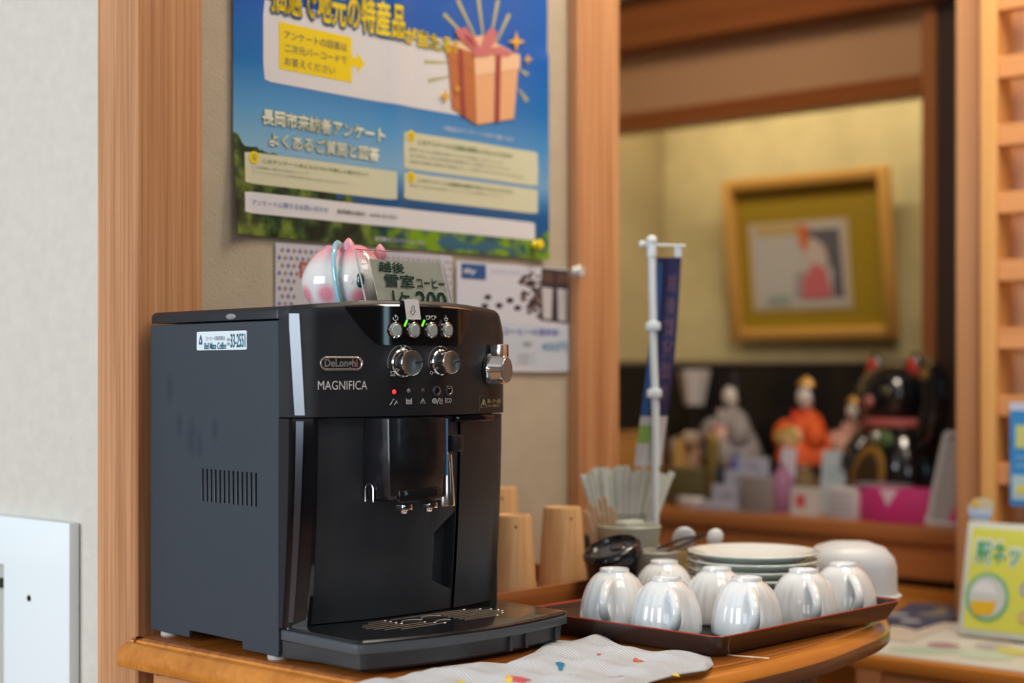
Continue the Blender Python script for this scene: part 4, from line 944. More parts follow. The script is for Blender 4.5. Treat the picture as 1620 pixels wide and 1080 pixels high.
# ============================================================ WOODEN BOX WITH CUPS
bxm=wood('box_wood',(0.20,0.065,0.018),(0.34,0.12,0.032),.35,'x',30,coat=.4)
bx=thing('wooden_box',(1.51,1.361,TT),0,'low amber wooden tray box holding the upturned wooden cups','tray')
MB().box(-.15,.15,-.099,.099,0.001,.006).build('base',bxm,bx)
for a_ in ((-.15,.15,-.099,-.091),(-.15,.15,.091,.099)): MB().box(a_[0],a_[1],a_[2],a_[3],.001,.030).build('side',bxm,bx,bevel=.0015)
for a_ in ((-.15,-.142,-.091,.091),(.142,.15,-.091,.091)): MB().box(a_[0],a_[1],a_[2],a_[3],.001,.030).build('side',bxm,bx,bevel=.0015)
wcm=wood('pale_turned_wood',(0.56,0.31,0.13),(0.70,0.43,0.21),.5,'z',70)
def wcup(x,y,z,h,label,r0=.0325,r1=.0245,knot=True):
    t=thing('wooden_cup',(x,y,z),0,label,'cup','wooden cups upturned beside the machine')
    MB().lathe([(r0-.003,0),(r0,0),(r0,.003),(r1+.0008,h-.004),(r1-.001,h),(r1-.0045,h),(r1-.006,h-.002),(0,h-.002)],48).build('body',wcm,t)
    if knot:
        a=math.atan2(-.66,-.75)+random.uniform(.1,.9); rr=r0+(r1-r0)*.88
        MB().ellipsoid((rr*math.cos(a),rr*math.sin(a),h*.88),(.0016,.0016,.0022),nu=10,nv=6).build('knot',mat('dark_knot',(0.16,0.07,0.03),.6),t)
    return t
zb=TT+.007
wcup(1.472,1.308,zb,.110,'pale upturned wooden cup half hidden by the coffee machine')
wcup(1.592,1.325,zb,.111,'front upturned wooden cup standing farthest from the coffee machine')
wcup(1.560,1.410,zb,.111,'lower upturned wooden cup at the back with another stacked on it')
wcup(1.560,1.410,zb+.0235,.111,'wooden cup stacked on another at the back, topmost of the wooden cups')

# ============================================================ BLACK TRAY
tr=thing('serving_tray',(1.534,1.045,TT),-math.radians(1.7),'dark brown lacquer tray with a thin red rim, carrying white cups','tray')
lac=mat('dark_brown_lacquer',(0.045,0.024,0.020),.22,coat=.4,rmottle=.05,mscale=20); redl=mat('red_rim_lacquer',(0.36,0.045,0.030),.25,coat=.4); blk=mat('black_tray_floor',(0.012,0.012,0.014),.22,coat=.4)
rg=lambda a,b,r,z:[(x,y,z) for x,y in rrect(-a,a,-b,b,r,6)]
MB().loft([rg(.172,.128,.012,.001),rg(.174,.130,.013,.0025),rg(.1855,.1415,.017,.022),rg(.186,.142,.017,.0232)],cap1=False).build('tray_wall',lac,tr)
MB().loft([rg(.186,.142,.017,.0232),rg(.1852,.1412,.016,.0243),rg(.1835,.1395,.016,.0240),rg(.1828,.1388,.016,.0225)],cap0=False,cap1=False).build('rim',redl,tr)
MB().loft([rg(.1828,.1388,.016,.0225),rg(.1715,.1275,.012,.0045),rg(.170,.126,.011,.0036)],cap0=False).build('floor_sheet',blk,tr)
# ============================================================ WHITE CUPS, upside down
porc=mat('white_porcelain',(0.80,0.84,0.87),.07,spec=.6,coat=.6,sss=.05)
def fl_mod(n,amp,z0,z1): return lambda a,z: 1+amp*(abs(math.cos(n*a/2))-.6)*max(0,min(1,(z-z0)/.01))*max(0,min(1,(z1-z)/.012))
def make_cup():
    t=thing('coffee_cup',(0,0,0),0,'x','cup','white fluted cups upside down on the tray')
    pr=[(.0372,.0006),(.0382,0),(.0392,.0008),(.0396,.004),(.0394,.012),(.0386,.020),(.0370,.028),(.0345,.036),(.0312,.0435),(.0272,.0500),(.0225,.0550),(.0178,.0580),(.0168,.0590),(.0172,.0612),(.0165,.0624),(.0152,.0622),(.0146,.0605),(.0130,.0592),(0,.0590)]
    MB().lathe(pr,96,mod=fl_mod(20,.035,.002,.058)).build('bowl',porc,t,smooth=60)
    pts=[];rs=[]
    for k in range(15):
        s=k/14; an=PI*s; z=.050-.040*s; r=.0300+ .0075*s + .0205*math.sin(an)**.8
        pts.append((r,0,z)); rs.append(.0040+.0008*math.cos(an)**2)
    MB().tube(pts,rs,12,flat=1.35).build('handle',porc,t,smooth=80)
    return t
def copy_tree(o,parent=None):
    c=o.copy(); C.objects.link(c)
    if parent: c.parent=parent
    for ch in list(o.children): copy_tree(ch,c)
    return c
base=make_cup(); cz=TT+.0040
def az(px,py): return 0
cups=[(1.452,1.130,-156,'white fluted cup at the left end of the tray, its handle to the front left'),
 (1.430,1.040,-132,'nearest white fluted cup in the tray corner by the towel'),
 (1.552,1.132,-144,'white fluted cup behind the leftmost two, beside the black lid'),
 (1.538,1.046,35,'white fluted cup half hidden in the middle of the tray'),
 (1.488,.972,-137,'white fluted cup at the middle of the front edge, handle to the front'),
 (1.592,.962,-133,'second white fluted cup from the right end of the front row'),
 (1.675,.958,-130,'rightmost white fluted cup, in front of the white tub')]
for i,(x,y,a,lab) in enumerate(cups):
    t=base if i==0 else copy_tree(base)
    t.location=(x,y,cz); t.rotation_euler=(0,0,math.radians(a)); t['label']=lab
# ============================================================ PLATES
plm=mat('white_plate_glaze',(0.78,0.82,0.82),.10,coat=.5); plg=mat('pale_green_underside',(0.60,0.68,0.61),.3)
def make_plate():
    t=thing('plate',(0,0,0),0,'x','plate','stack of white plates on the tray')
    mod=lambda a,z: 1+.008*math.cos(24*a) if z>.010 else 1
    MB().lathe([(0,.0055),(.040,.0055),(.050,.0065),(.062,.0135),(.074,.0175),(.0795,.0198),(.0808,.0195),(.0812,.0183)],96,mod=mod).build('dish',plm,t,smooth=70)
    MB().lathe([(.0812,.0183),(.0803,.0174),(.073,.0150),(.062,.0100),(.048,.0030),(.046,0),(.043,0),(.042,.0030),(0,.0030)],96,mod=mod).build('underside',plg,t,smooth=60)
    return t
pb=make_plate(); pc=(1.672,1.083)
labs=['white plate at the bottom of the stack','second white plate from the bottom of the stack','third white plate from the bottom of the stack','third white plate from the top of the stack','second white plate from the top of the stack','white fluted plate on top of the stack']
for i in range(6):
    t=pb if i==0 else copy_tree(pb); t.location=(pc[0]+random.uniform(-.001,.001),pc[1]+random.uniform(-.001,.001),cz+.0002+.0098*i); t.rotation_euler=(0,0,random.random()); t['label']=labs[i]
# ============================================================ WHITE TUB upside down
P=PD(1345,948,2.085)
tb=thing('white_tub',(P.x,P.y,TT+.0),-YAW,'white upturned plastic tub with a small flange behind the rightmost cup','tub')
def sr(a,b_,z): return [(x,y,z) for x,y in sell(a,b_,64,2.8)]
MB().loft([sr(.0600,.052,.0008),sr(.0640,.056,.001),sr(.0645,.0565,.003),sr(.0600,.052,.0042),sr(.0590,.051,.012),sr(.0585,.0505,.040),sr(.055,.048,.052),sr(.044,.040,.064),sr(.026,.024,.070),sr(.008,.008,.0715)]).build('shell',mat('white_tub_plastic',(0.62,0.65,0.69),.35,sss=.05),tb,smooth=50)

# ============================================================ BLACK LIDDED CUP STACK
bk=mat('black_cup_plastic',(0.012,0.012,0.016),.18,coat=.4)
lc=thing('lidded_cup',(1.566,1.222,TT),0,'black takeaway cup stack with a tilted sip lid behind the white cups','cup')
axis=Vector((-FW[0]*.55,-FW[1]*.55,.0)); 
Tl=TR((0,0,.068))@Matrix.Rotation(-math.radians(100),4,'Z')@Matrix.Rotation(math.radians(22),4,'X')
MB().lathe([(0,.001),(.026,.001),(.029,.012),(.0345,.062),(.0352,.064),(.034,.064)],40,cap0=False).build('cup_wall',bk,lc)
def lidp(z): return [(.0345,z-.010),(.0375,z-.009),(.0378,z-.006),(.0362,z-.003),(.0365,z+.0)]
MB().lathe(lidp(0),48,T=Tl).build('lid_skirt',bk,lc)
MB().lathe([(.0365,0),(.0378,.002),(.0372,.006),(.034,.009),(.0325,.0095),(.0312,.007),(.030,.004),(0,.0035)],48,T=Tl).build('lid',bk,lc)
MB().box(-.006,.006,-.031,-.024,.004,.008,T=Tl).build('sip_spout',bk,lc,bevel=.002)
MB().ellipsoid((.004,.008,.004),(.012,.010,.003),T=Tl,nu=20,nv=8).build('lid_dome',bk,lc)
dc=thing('dark_jar',(1.668,1.372,TT),0,'dark round jar in the shade between wooden cup and sugar sticks','jar')
MB().lathe([(0,.0005),(.024,.0005),(.026,.01),(.026,.062),(.0265,.066),(.022,.068),(0,.0685)],32).build('jar_wall',bk,dc)
MB().lathe([(.0275,.060),(.028,.070),(.026,.074),(0,.075)],32).build('lid',mat('dark_glass_lid',(0.05,0.045,0.04),.15),dc)
# ============================================================ STICK HOLDERS
cel=mat('celadon_glaze',(0.44,0.47,0.40),.35)
gc=thing('celadon_cup',(1.694,1.292,TT),0,'pale green stoneware cup holding wooden stirrers','cup')
MB().lathe([(0,.0005),(.026,.0005),(.028,.004),(.0365,.055),(.0415,.084),(.0425,.088),(.041,.0895),(.039,.087),(.034,.055),(.026,.008),(0,.007)],48,mod=lambda a,z:1+.01*math.sin(3*a)).build('cup_wall',cel,gc)
MB().box(-.012,.030,-.004,.018,.080,.094).build('paper_packet',mat('pale_packet',(0.50,0.56,0.50),.5),gc,bevel=.003)
strm=wood('stirrer_wood',(0.46,0.32,0.20),(0.60,0.44,0.29),.6,'z',100)
random.seed(11)
ORD=['first','second','third','fourth','fifth','sixth','seventh','eighth','ninth','tenth','eleventh','twelfth','thirteenth','fourteenth','fifteenth','sixteenth','seventeenth']
def stick(name,base_,tip,wd,th,mt,label,cat,group,curve=.0,ends=None):
    b_=Vector(base_); t_=Vector(tip); d=(t_-b_); Ln=d.length; t=thing(name,b_,0,label,cat,group)
    z=d.normalized(); y=Vector((-FW[0],-FW[1],0)); y=(y-z*y.dot(z)).normalized(); x=y.cross(z)
    Tm=Matrix((( x.x,y.x,z.x,0),(x.y,y.y,z.y,0),(x.z,y.z,z.z,0),(0,0,0,1)))
    return t,Tm,Ln
stn=[(925,806,940),(934,796,948),(942,800,955),(948,788,960),(957,786,962),(966,800,968),(952,812,958),(972,806,972),(930,812,944)]
for i,(px,py,bp_) in enumerate(stn):
    D=2.10+.012*(i%4); tip=PD(px,py,D); bs=PD(bp_+8,900,D+.02); 
    t,Tm,Ln=stick('stirrer',bs,tip,.0022,.0006,strm,'wooden stirrer in the pale green cup, %s from the left'%ORD[sorted(range(len(stn)),key=lambda q:stn[q][0]).index(i)],'stirrer','wooden stirrers in the green cup')
    m=MB(); m.box(-.0028,.0028,-.0007,.0007,0,Ln,T=Tm); m.build('blade',strm,t,bevel=.0006,bseg=1)
sg=thing('sugar_glass',(1.798,1.385,TT),0,'clear tumbler packed with slim sugar sticks behind the green cup','glass')
MB().lathe([(0,.0005),(.030,.0005),(.0315,.004),(.0375,.092),(.0372,.093),(.0360,.092),(.0300,.006),(0,.006)],40).build('glass_wall',mat('smoky_clear_glass',(0.80,0.82,0.82),.03,trans=1.0,ior=1.3),sg)
pap=mat('pale_mint_paper',(0.56,0.62,0.56),.6); pap2=mat('white_stick_paper',(0.66,0.67,0.66),.6)
cxs,cys=1.798,1.385; ns=34
for i in range(ns):
    u=(i%17)/16; row=i//17
    px=924+ (1060-924)*u + random.uniform(-3,3); D=2.245+.030*row+random.uniform(-.004,.004)
    py=742+random.uniform(-5,7)+ (10 if u>.85 else 0)+(8 if u<.08 else 0)
    tip=PD(px,py,D)
    bs=Vector((cxs,cys,TT+.008))+Vector((RT[0],RT[1],0))*(u-.5)*.034+Vector((FW[0],FW[1],0))*(row*.02-.010)
    t,Tm,Ln=stick('sugar_stick',bs,tip,0,0,pap,'pale paper sugar stick in the clear tumbler, %s from the left in the %s row'%(ORD[i%17],'back' if row else 'front'),'sugar stick','sugar sticks in the clear tumbler')
    m=MB(); w_=.0044; pts=[(-w_,0),(-w_*.6,.0022),(w_*.6,.0022),(w_,0),(w_*.6,-.0022),(-w_*.6,-.0022)]
    rings=[[(x,y*.1,0) for x,y in pts],[(x,y,.006) for x,y in pts],[(x,y,Ln-.008) for x,y in pts],[(x*1.08,y*.15,Ln) for x,y in pts]]
    m.loft(rings,T=Tm); m.build('sleeve',pap,t,smooth=50)
    m=MB(); m.loft([[(x*1.10,y*.22,Ln-.005) for x,y in pts],[(x*1.12,y*.22,Ln+.001) for x,y in pts]],T=Tm); m.build('crimp',pap2,t)
    m=MB(); m.box(-.0022,.0006,.0019,.0026,.01,Ln-.012,T=Tm); m.build('printed_stripe',mat('stripe_white',(0.72,0.72,0.72),.6) if i==0 else bpy.data.materials['stripe_white'],t)
# small spoon holder
sh_=thing('spoon_pot',(1.742,1.232,TT),0,'small dark pot holding white spoons left of the plates','pot')
MB().lathe([(0,.0005),(.020,.0005),(.022,.004),(.024,.050),(.0225,.051),(.020,.006),(0,.006)],28).build('pot_wall',mat('dark_green_glaze',(0.03,0.04,0.045),.3),sh_)
for px,py,D,bx_,r_,lab in ((1082,852,2.09,1092,.016,'white spoon with a broad bowl standing in the small dark pot'),(1131,850,2.12,1104,.011,'small white spoon tilted right in the small dark pot')):
    tip=PD(px,py,D); bs=Vector((1.742,1.232,TT+.010)); t,Tm,Ln=stick('spoon',bs,tip,0,0,porc,lab,'spoon',None)
    m=MB(); m.tube([Tm@Vector((0,0,0)),Tm@Vector((0,.001,Ln*.5)),Tm@Vector((0,0,Ln-.01))],[.003,.0028,.0035],8,flat=.6); m.build('stem',porc,t)
    m=MB(); m.ellipsoid((0,0,Ln),(r_,.005,r_*1.15),T=Tm,nu=20,nv=12); m.build('bowl',porc,t)
m_=thing('metal_tongs',(1.742,1.232,TT+.052),0,'thin dark metal tongs lying over the small dark pot','tongs')
a1=PD(1040,868,2.04)-Vector((1.742,1.232,TT+.052)); a2=PD(1118,846,2.10)-Vector((1.742,1.232,TT+.052)); a3=PD(1052,874,2.04)-Vector((1.742,1.232,TT+.052))
MB().tube([a1,a1.lerp(a2,.5)+Vector((0,0,.004)),a2],.0016,8).build('arm',mat('dark_steel',(0.10,0.11,0.12),.25,.9),m_)
MB().tube([a3,a3.lerp(a2,.5),a2],.0016,8).build('arm',bpy.data.materials['dark_steel'],m_)
bw=thing('beige_pot',(1.642,1.212,TT),0,'small beige pot in front of the spoons, behind the tray','pot')
MB().lathe([(0,.0005),(.022,.0005),(.025,.01),(.030,.058),(.031,.064),(.0295,.0655),(.028,.060),(.022,.01),(0,.009)],36).build('pot_wall',mat('beige_glaze',(0.42,0.39,0.33),.4),bw)
P=PD(1083,884,2.08)
tn=thing('tan_block',(P.x,P.y+.012,TT),-.5,'small tan wooden block between beige pot and plates','block'); MB().box(-.014,.014,-.010,.010,.0005,P.z-TT+.010).build('block_wood',wood('tan_block_wood',(0.42,0.27,0.10),(0.52,0.36,0.16),.5,'z',40),tn,bevel=.003)
# ============================================================ MINI BANNER
B=Vector((1.775,1.312,TT)); 
bn=thing('mini_banner',B,-YAW,'small navy banner with white foot hanging on a white plastic pole','banner')
wpl=mat('white_pole_plastic',(0.66,0.74,0.80),.25)
def bl_(px,py): q=PD(px,py,2.198)-B; return (q.x*RT[0]+q.y*RT[1], q.x*FW[0]+q.y*FW[1], q.z)
t0_=bl_(1031,383); b0_=bl_(1036,800)
MB().tube([(b0_[0],0,.006),(bl_(1037,640)[0],0,bl_(1037,640)[2]),(bl_(1034,560)[0],0,bl_(1034,560)[2]),(t0_[0],0,t0_[2])],[.0056,.0056,.0054,.0052],14).build('pole',wpl,bn)
MB().lathe([(0,0.0005),(.028,.0005),(.030,.004),(.012,.010),(.008,.016),(0,.016)],28,T=TR((b0_[0],0,0))).build('pole_base',wpl,bn)
MB().ellipsoid((t0_[0],0,t0_[2]+.002),(.0078,.0078,.008),nu=16,nv=10).build('finial',wpl,bn)
MB().tube([(t0_[0],0,t0_[2]-.020),(t0_[0],0,t0_[2]-.003)],.0068,12).build('finial_sleeve',wpl,bn)
c0=bl_(1016,386); c1=bl_(1084,389)
MB().tube([c0,c1],.0017,8).build('crossbar',wpl,bn); MB().ellipsoid(c0,(.005,.005,.005),nu=12,nv=8).build('bar_knob',wpl,bn)
for px,py in ((1033,516),(1035,622)): 
    q=bl_(px,py); MB().box(q[0]-.010,q[0]+.010,-.009,.007,q[2]-.006,q[2]+.006).build('clip',wpl,bn,bevel=.002)
q=bl_(1073,398); MB().box(q[0]-.005,q[0]+.005,.0,.004,q[2]-.008,q[2]+.010).build('cloth_clip',wpl,bn,bevel=.001)
def cloth(u,v):
    yy=406+(738-406)*v; l=1040+(1004-1040)*v**1.3; r_=1078+(1048-1078)*v**1.5; a_=bl_(l+(r_-l)*u,yy)
    return (a_[0],.010+.006*math.sin(u*5+v*3)+.004*math.sin(v*9),a_[2])
cm_=[mat('navy_cloth',(0.022,0.024,0.095),.8),mat('blue_cloth_edge',(0.03,0.10,0.30),.8),mat('white_cloth_foot',(0.50,0.50,0.54),.8),mat('leaf_green_print',(0.25,0.42,0.10),.8)]
def cmi(u,v):
    if v<.765: return 1 if (u<.30 and v>.02) else 0
    return 3 if (u<.42 and .80<v<.90) else 2
MB().grid(cloth,18,46,mifn=cmi).build('banner_cloth',cm_,bn,smooth=80)
m=MB(); tl2=['雪','室','珈','琲']
for i,ch in enumerate('越後雪室珈琲'):
    vs,fs=text_mesh(ch,(.50,.86,0,1)); v0=.08+.105*i
    m.add([(lambda c:(c[0],c[1]-.0010,c[2]))(cloth(v.x,v0+.085*(1-v.y))) for v in vs],fs)
m.build('banner_lettering',mat('faint_plum_ink',(0.16,0.09,0.15),.8),bn,smooth=0)
# ============================================================ FAR ROOM: display ledge
ledgew=wood('ledge_wood',(0.34,0.12,0.035),(0.46,0.18,0.06),.4,'y',22,coat=.2)
zl=H-.290
lg=thing('display_ledge',(2.98,1.4,0),0,'red brown wooden display ledge under the dolls and lucky cat','ledge')
MB().box(2.745-2.98,3.062-2.98,1.26-1.4,2.545-1.4,zl-.03,zl).build('ledge_top',ledgew,lg,bevel=.003)
MB().box(2.755-2.98,2.775-2.98,1.26-1.4,2.545-1.4,zl-.100,zl-.03).build('front_board',ledgew,lg)
MB().box(2.776-2.98,2.80-2.98,1.26-1.4,2.545-1.4,zl-.118,zl-.100).build('shadow_gap',mat('gap_dark',(0.05,0.02,0.01),.8),lg)
MB().box(2.752-2.98,2.775-2.98,1.26-1.4,2.545-1.4,.02,zl-.118).build('lower_board',orange_y,lg)
zL=zl
def at(px,py,x): return PX(px,py,x)
# black lacquer screen at the back of the ledge
y0=at(1478,600,3.05).y; y1=2.50
bs_=thing('lacquer_screen',(3.048,(y0+y1)/2,zL),0,'black lacquer panel standing behind the dolls','screen')
zt_=at(1240,570,3.04).z-zL-.008; n=4; wd_=(y1-y0)/n; lacq=mat('black_lacquer',(0.010,0.008,0.008),.35,coat=.2)
for k in range(n):
    MB().box(-.006,.006,y0+wd_*k-(y0+y1)/2+.001,y0+wd_*(k+1)-(y0+y1)/2-.001,.0005,zt_).build('panel',lacq,bs_,bevel=.002)
MB().box(-.010,.010,y0-(y0+y1)/2,y1-(y0+y1)/2,zt_,zt_+.010).build('top_rail',mat('screen_rail',(0.25,0.20,0.13),.4),bs_,bevel=.002)
# framed picture leaning out from the wall
fr_l=at(1142,290,3.42); fr_r=at(1405,250,3.42)
fy0,fy1=fr_r.y,fr_l.y; fz0=at(1150,538,3.46).z; fz1=(fr_l.z+fr_r.z)/2; cy=(fy0+fy1)/2; fh=fz1-fz0; fw=fy1-fy0
pf=thing('framed_picture',(3.488,cy,fz0),0,'gold framed picture of a woman in pink hanging on the alcove wall','picture')
lean=math.atan(.05/fh); TF=Matrix.Rotation(-lean,4,'Y')
gold=mat('gilt_frame',(0.62,0.34,0.09),.35,.25); oliv=mat('olive_gold_mat',(0.30,0.20,0.010),.6)
b_=.030; g_=.026
MB().box(-g_,0,-fw/2,-fw/2+b_,0,fh,T=TF).build('frame_side',gold,pf,bevel=.006); MB().box(-g_,0,fw/2-b_,fw/2,0,fh,T=TF).build('frame_side',gold,pf,bevel=.006)
MB().box(-g_,0,-fw/2+b_,fw/2-b_,0,b_,T=TF).build('frame_rail',gold,pf,bevel=.006); MB().box(-g_,0,-fw/2+b_,fw/2-b_,fh-b_,fh,T=TF).build('frame_rail',gold,pf,bevel=.006)
MB().box(-.008,-.004,-fw/2+b_,fw/2-b_,b_,fh-b_,T=TF).build('mat_board',oliv,pf)
# picture sheet: v across from left in view (high y) to right
def pq(name,pts,col,lay):
    m=MB(); m.add([(-.009-.0006*lay, fw/2-fw*u, fh*v) for u,v in pts],[tuple(range(len(pts)))],T=TF); m.build(name,mat(name+'_ink',col,.7),pf,smooth=0)
pq('picture_border',[(.135,.18),(.745,.18),(.745,.72),(.135,.72)],(0.46,0.36,0.26),1)
pq('picture_paper',[(.17,.205),(.71,.205),(.71,.70),(.17,.70)],(0.44,0.42,0.42),2)
pq('printed_cloud',[(.19,.64),(.45,.64),(.45,.70),(.19,.70)],(0.46,0.32,0.14),3)
pq('printed_hair',[(.49,.66),(.69,.66),(.70,.24),(.63,.26),(.64,.42),(.56,.50),(.50,.58)],(0.10,0.09,0.12),3)
pq('printed_face',[(.46,.56),(.53,.62),(.60,.56),(.62,.46),(.56,.42),(.49,.46)],(0.48,0.40,0.38),4)
pq('printed_comb',[(.44,.69),(.51,.69),(.50,.56),(.47,.53),(.45,.60)],(0.55,0.13,0.03),5)
pq('printed_kimono',[(.52,.46),(.60,.43),(.63,.25),(.45,.25),(.46,.36)],(0.50,0.12,0.14),5)
pq('printed_sleeve',[(.40,.26),(.47,.26),(.48,.40),(.42,.42)],(0.30,0.26,0.28),4)
pq('printed_green',[(.22,.22),(.38,.22),(.36,.28),(.24,.27)],(0.26,0.32,0.28),4)

# ---------------- seated festival dolls
skin=mat('doll_white_face',(0.66,0.60,0.54),.4); hair=mat('doll_black_hair',(0.01,0.01,0.012),.3)
def doll(px,x,scale,robe,under,collar,label,hat=True,fan=None,fig='festival_doll'):
    p=at(px,700,x); z=zL+.096
    t=thing(fig,(p.x,p.y,z),-PI/2-.25,label,'doll')   # front (-y local) looks to -x room side
    s=scale; rm=mat(label[:14]+'_robe',robe,.7,bump=.3,bscale=160,mottle=.18,mscale=60); um=mat(label[:14]+'_under',under,.7); cmm=mat(label[:14]+'_collar',collar,.7)
    MB().lathe([(0,.0005),(.062*s,.0005),(.065*s,.010*s),(.056*s,.035*s),(.040*s,.065*s),(.030*s,.090*s),(.016*s,.102*s),(0,.104*s)],36,mod=lambda a,z_:1+.05*math.cos(4*a)).build('robe',rm,t)
    for sgn in (-1,1):
        m=MB(); m.ellipsoid((sgn*.040*s,-.020*s,.052*s),(.026*s,.022*s,.032*s),fn=lambda q:Vector((q.x,q.y,q.z*(1+.3*q.x*sgn*-1))),nu=20,nv=12); m.build('sleeve',rm,t)
        m=MB(); m.ellipsoid((sgn*.020*s,-.045*s,.050*s),(.008*s,.007*s,.008*s),nu=12,nv=8); m.build('hand',skin,t)
    MB().ellipsoid((0,-.030*s,.040*s),(.030*s,.030*s,.034*s),nu=20,nv=12).build('front_fold',um,t)
    MB().tube([(-.016*s,-.018*s,.100*s),(0,-.034*s,.076*s),(.016*s,-.018*s,.100*s)],.005*s,8).build('collar',cmm,t)
    MB().lathe([(.007*s,.095*s),(.007*s,.112*s)],12).build('neck',skin,t)
    h_=MB().ellipsoid((0,-.002*s,.126*s),(.0175*s,.0175*s,.022*s),fn=lambda q:Vector((q.x*(1+.10*q.z),q.y,q.z)),nu=24,nv=16).build('head',skin,t)
    MB().ellipsoid((0,.004*s,.131*s),(.0195*s,.0185*s,.021*s),nu=20,nv=12).build('hair',hair,t)
    for sgn in (-1,1): MB().ellipsoid((sgn*.007*s,-.0185*s,.127*s),(.0026*s,.0012*s,.0010*s),nu=8,nv=6).build('eye',hair,h_)
    MB().ellipsoid((0,-.0200*s,.122*s),(.0016*s,.0018*s,.003*s),nu=8,nv=6).build('nose',skin,h_)
    MB().ellipsoid((0,-.0180*s,.115*s),(.0022*s,.0012*s,.0010*s),nu=8,nv=6).build('mouth',mat('doll_lips',(0.5,0.04,0.03),.4),h_)
    if hat: MB().lathe([(.012*s,.146*s),(.010*s,.156*s),(.006*s,.175*s),(0,.178*s)],16,T=TR((0,.006*s,0))).build('court_cap',hair,t)
    else:
        m=MB(); m.lathe([(.014*s,.148*s),(.016*s,.150*s),(.010*s,.160*s),(0,.168*s)],10,mod=lambda a,z_:1+.2*math.cos(5*a)); m.build('crown',gold,t)
    if fan: MB().prism([(0,0)]+[(.04*s*math.cos(math.radians(a)),.04*s*math.sin(math.radians(a))) for a in range(30,151,15)],-.001,.001,T=TR((0,-.052*s,.030*s),rx=PI/2)).build('fan',mat('fan_gilt',fan,.5),t)
    # base the doll sits on
    bt=thing('doll_stand',(p.x,p.y,zL),-PI/2-.25,'tall brocade stand under '+label.split(' with')[0],'stand')
    MB().prism(rrect(-.040*s,.040*s,-.048*s,.048*s,.01,3),.0005,.090).build('stand_block',mat(label[:10]+'_stand',(0.24,0.16,0.08),.5),bt,bevel=.003)
    MB().prism(rrect(-.042*s,.042*s,-.050*s,.050*s,.01,3),.090,.0955).build('stand_edge',mat(label[:10]+'_standedge',(0.50,0.34,0.26),.5),bt)
    return t
doll(1158,2.955,1.12,(0.28,0.25,0.25),(0.55,0.26,0.20),(0.5,0.42,0.40),'seated court doll with a grey robe and tall black cap',True)
doll(1276,2.955,1.12,(0.70,0.10,0.015),(0.60,0.36,0.20),(0.55,0.02,0.02),'seated court lady doll with a bright orange red robe',False,(0.6,0.5,0.1))
doll(1351,2.972,.88,(0.58,0.28,0.22),(0.62,0.36,0.28),(0.6,0.4,0.3),'seated doll with a peach pink robe beside the black cat',False)
# paper lamp left of the dolls
p=at(1098,700,3.0)
bo=thing('paper_lamp',(p.x,p.y,zL),0,'small white paper lamp on a black stem left of the dolls','lamp')
zc_=at(1098,612,3.0).z-zL
MB().lathe([(0,.0005),(.030,.0005),(.032,.006),(.008,.012),(.004,.02),(.004,zc_-.045)],24).build('stem',hair,bo)
MB().lathe([(0,zc_-.046),(.022,zc_-.045),(.037,zc_+.036),(.036,zc_+.040),(0,zc_+.040)],6).build('lamp_shade',mat('lamp_paper',(0.52,0.47,0.46),.7),bo,smooth=20)
MB().lathe([(.0225,zc_-.047),(.0245,zc_-.044),(.0225,zc_-.041)],6).build('shade_ring',hair,bo)
# gilt offerings
def blob(name,px,py,x,r,col,lab,cat,h=1.0,rough=.5,metal=0):
    q=at(px,py,x); z=max(zL,q.z-r*h); t=thing(name,(q.x,q.y,zL),0,lab,cat)
    hz=z-zL+2*r*h
    MB().lathe([(0,.0005),(r*.7,.0005),(r*.95,hz*.25),(r,hz*.5),(r*.85,hz*.8),(r*.4,hz*.97),(0,hz)],24).build('body',mat(name+'_m',col,rough,metal),t)
    MB().lathe([(r*.30,hz*.95),(r*.34,hz),(r*.2,hz+.006),(0,hz+.007)],16).build('knob',mat(name+'_k',tuple(c*.7 for c in col),rough,metal),t); return t
blob('gilt_jar',1128,690,2.87,.016,(0.22,0.15,0.03),'dull gold lidded jar just left of the grey robed doll','jar',rough=.3,metal=.5)
blob('gilt_jar',1074,705,2.90,.018,(0.40,0.22,0.05),'small amber jar right beside the banner','jar',rough=.3)
blob('offering_cup',1165,735,2.88,.020,(0.06,0.08,0.32),'cobalt blue cup in front of the grey robed doll','cup',rough=.3)
# peach platform with offerings
def ledge_box(name,pl,pr,yt,yb,x,dep,m_,lab,cat,rz=0,front=None,smoothb=.003):
    a=at(pl,yb,x); b2=at(pr,yb,x); zt=(at(pl,yt,x).z+at(pr,yt,x).z)/2; zb_=zL
    t=thing(name,(x+dep/2,(a.y+b2.y)/2,zb_),rz,lab,cat); w_=(a.y-b2.y)
    MB().box(-dep/2,dep/2,-w_/2,w_/2,.0005,zt-zb_).build('body',m_,t,bevel=smoothb); return t,w_,zt-zb_,dep
t,w_,h_,d_=ledge_box('offering_stand',1080,1102,700,800,2.93,.04,mat('peach_lacquer',(0.50,0.30,0.20),.5),'narrow peach coloured offering stand below the paper lamp','stand')
MB().box(-.040,.040,-w_/2-.005,w_/2+.005,h_,h_+.008).build('tray_top',mat('peach_tray',(0.56,0.38,0.26),.5),t,bevel=.002)
for yy in (-.02,.0,.02): MB().ellipsoid((0,yy,h_+.016),(.011,.011,.009),nu=14,nv=8).build('rice_cake',mat('cake_white',(0.55,0.46,0.36),.6) if yy==-.02 else bpy.data.materials['cake_white'],t)
t,w_,h_,d_=ledge_box('olive_box',1052,1108,744,800,2.84,.05,mat('olive_green_board',(0.10,0.085,0.035),.6),'dark olive box on the ledge behind the sugar sticks','box')
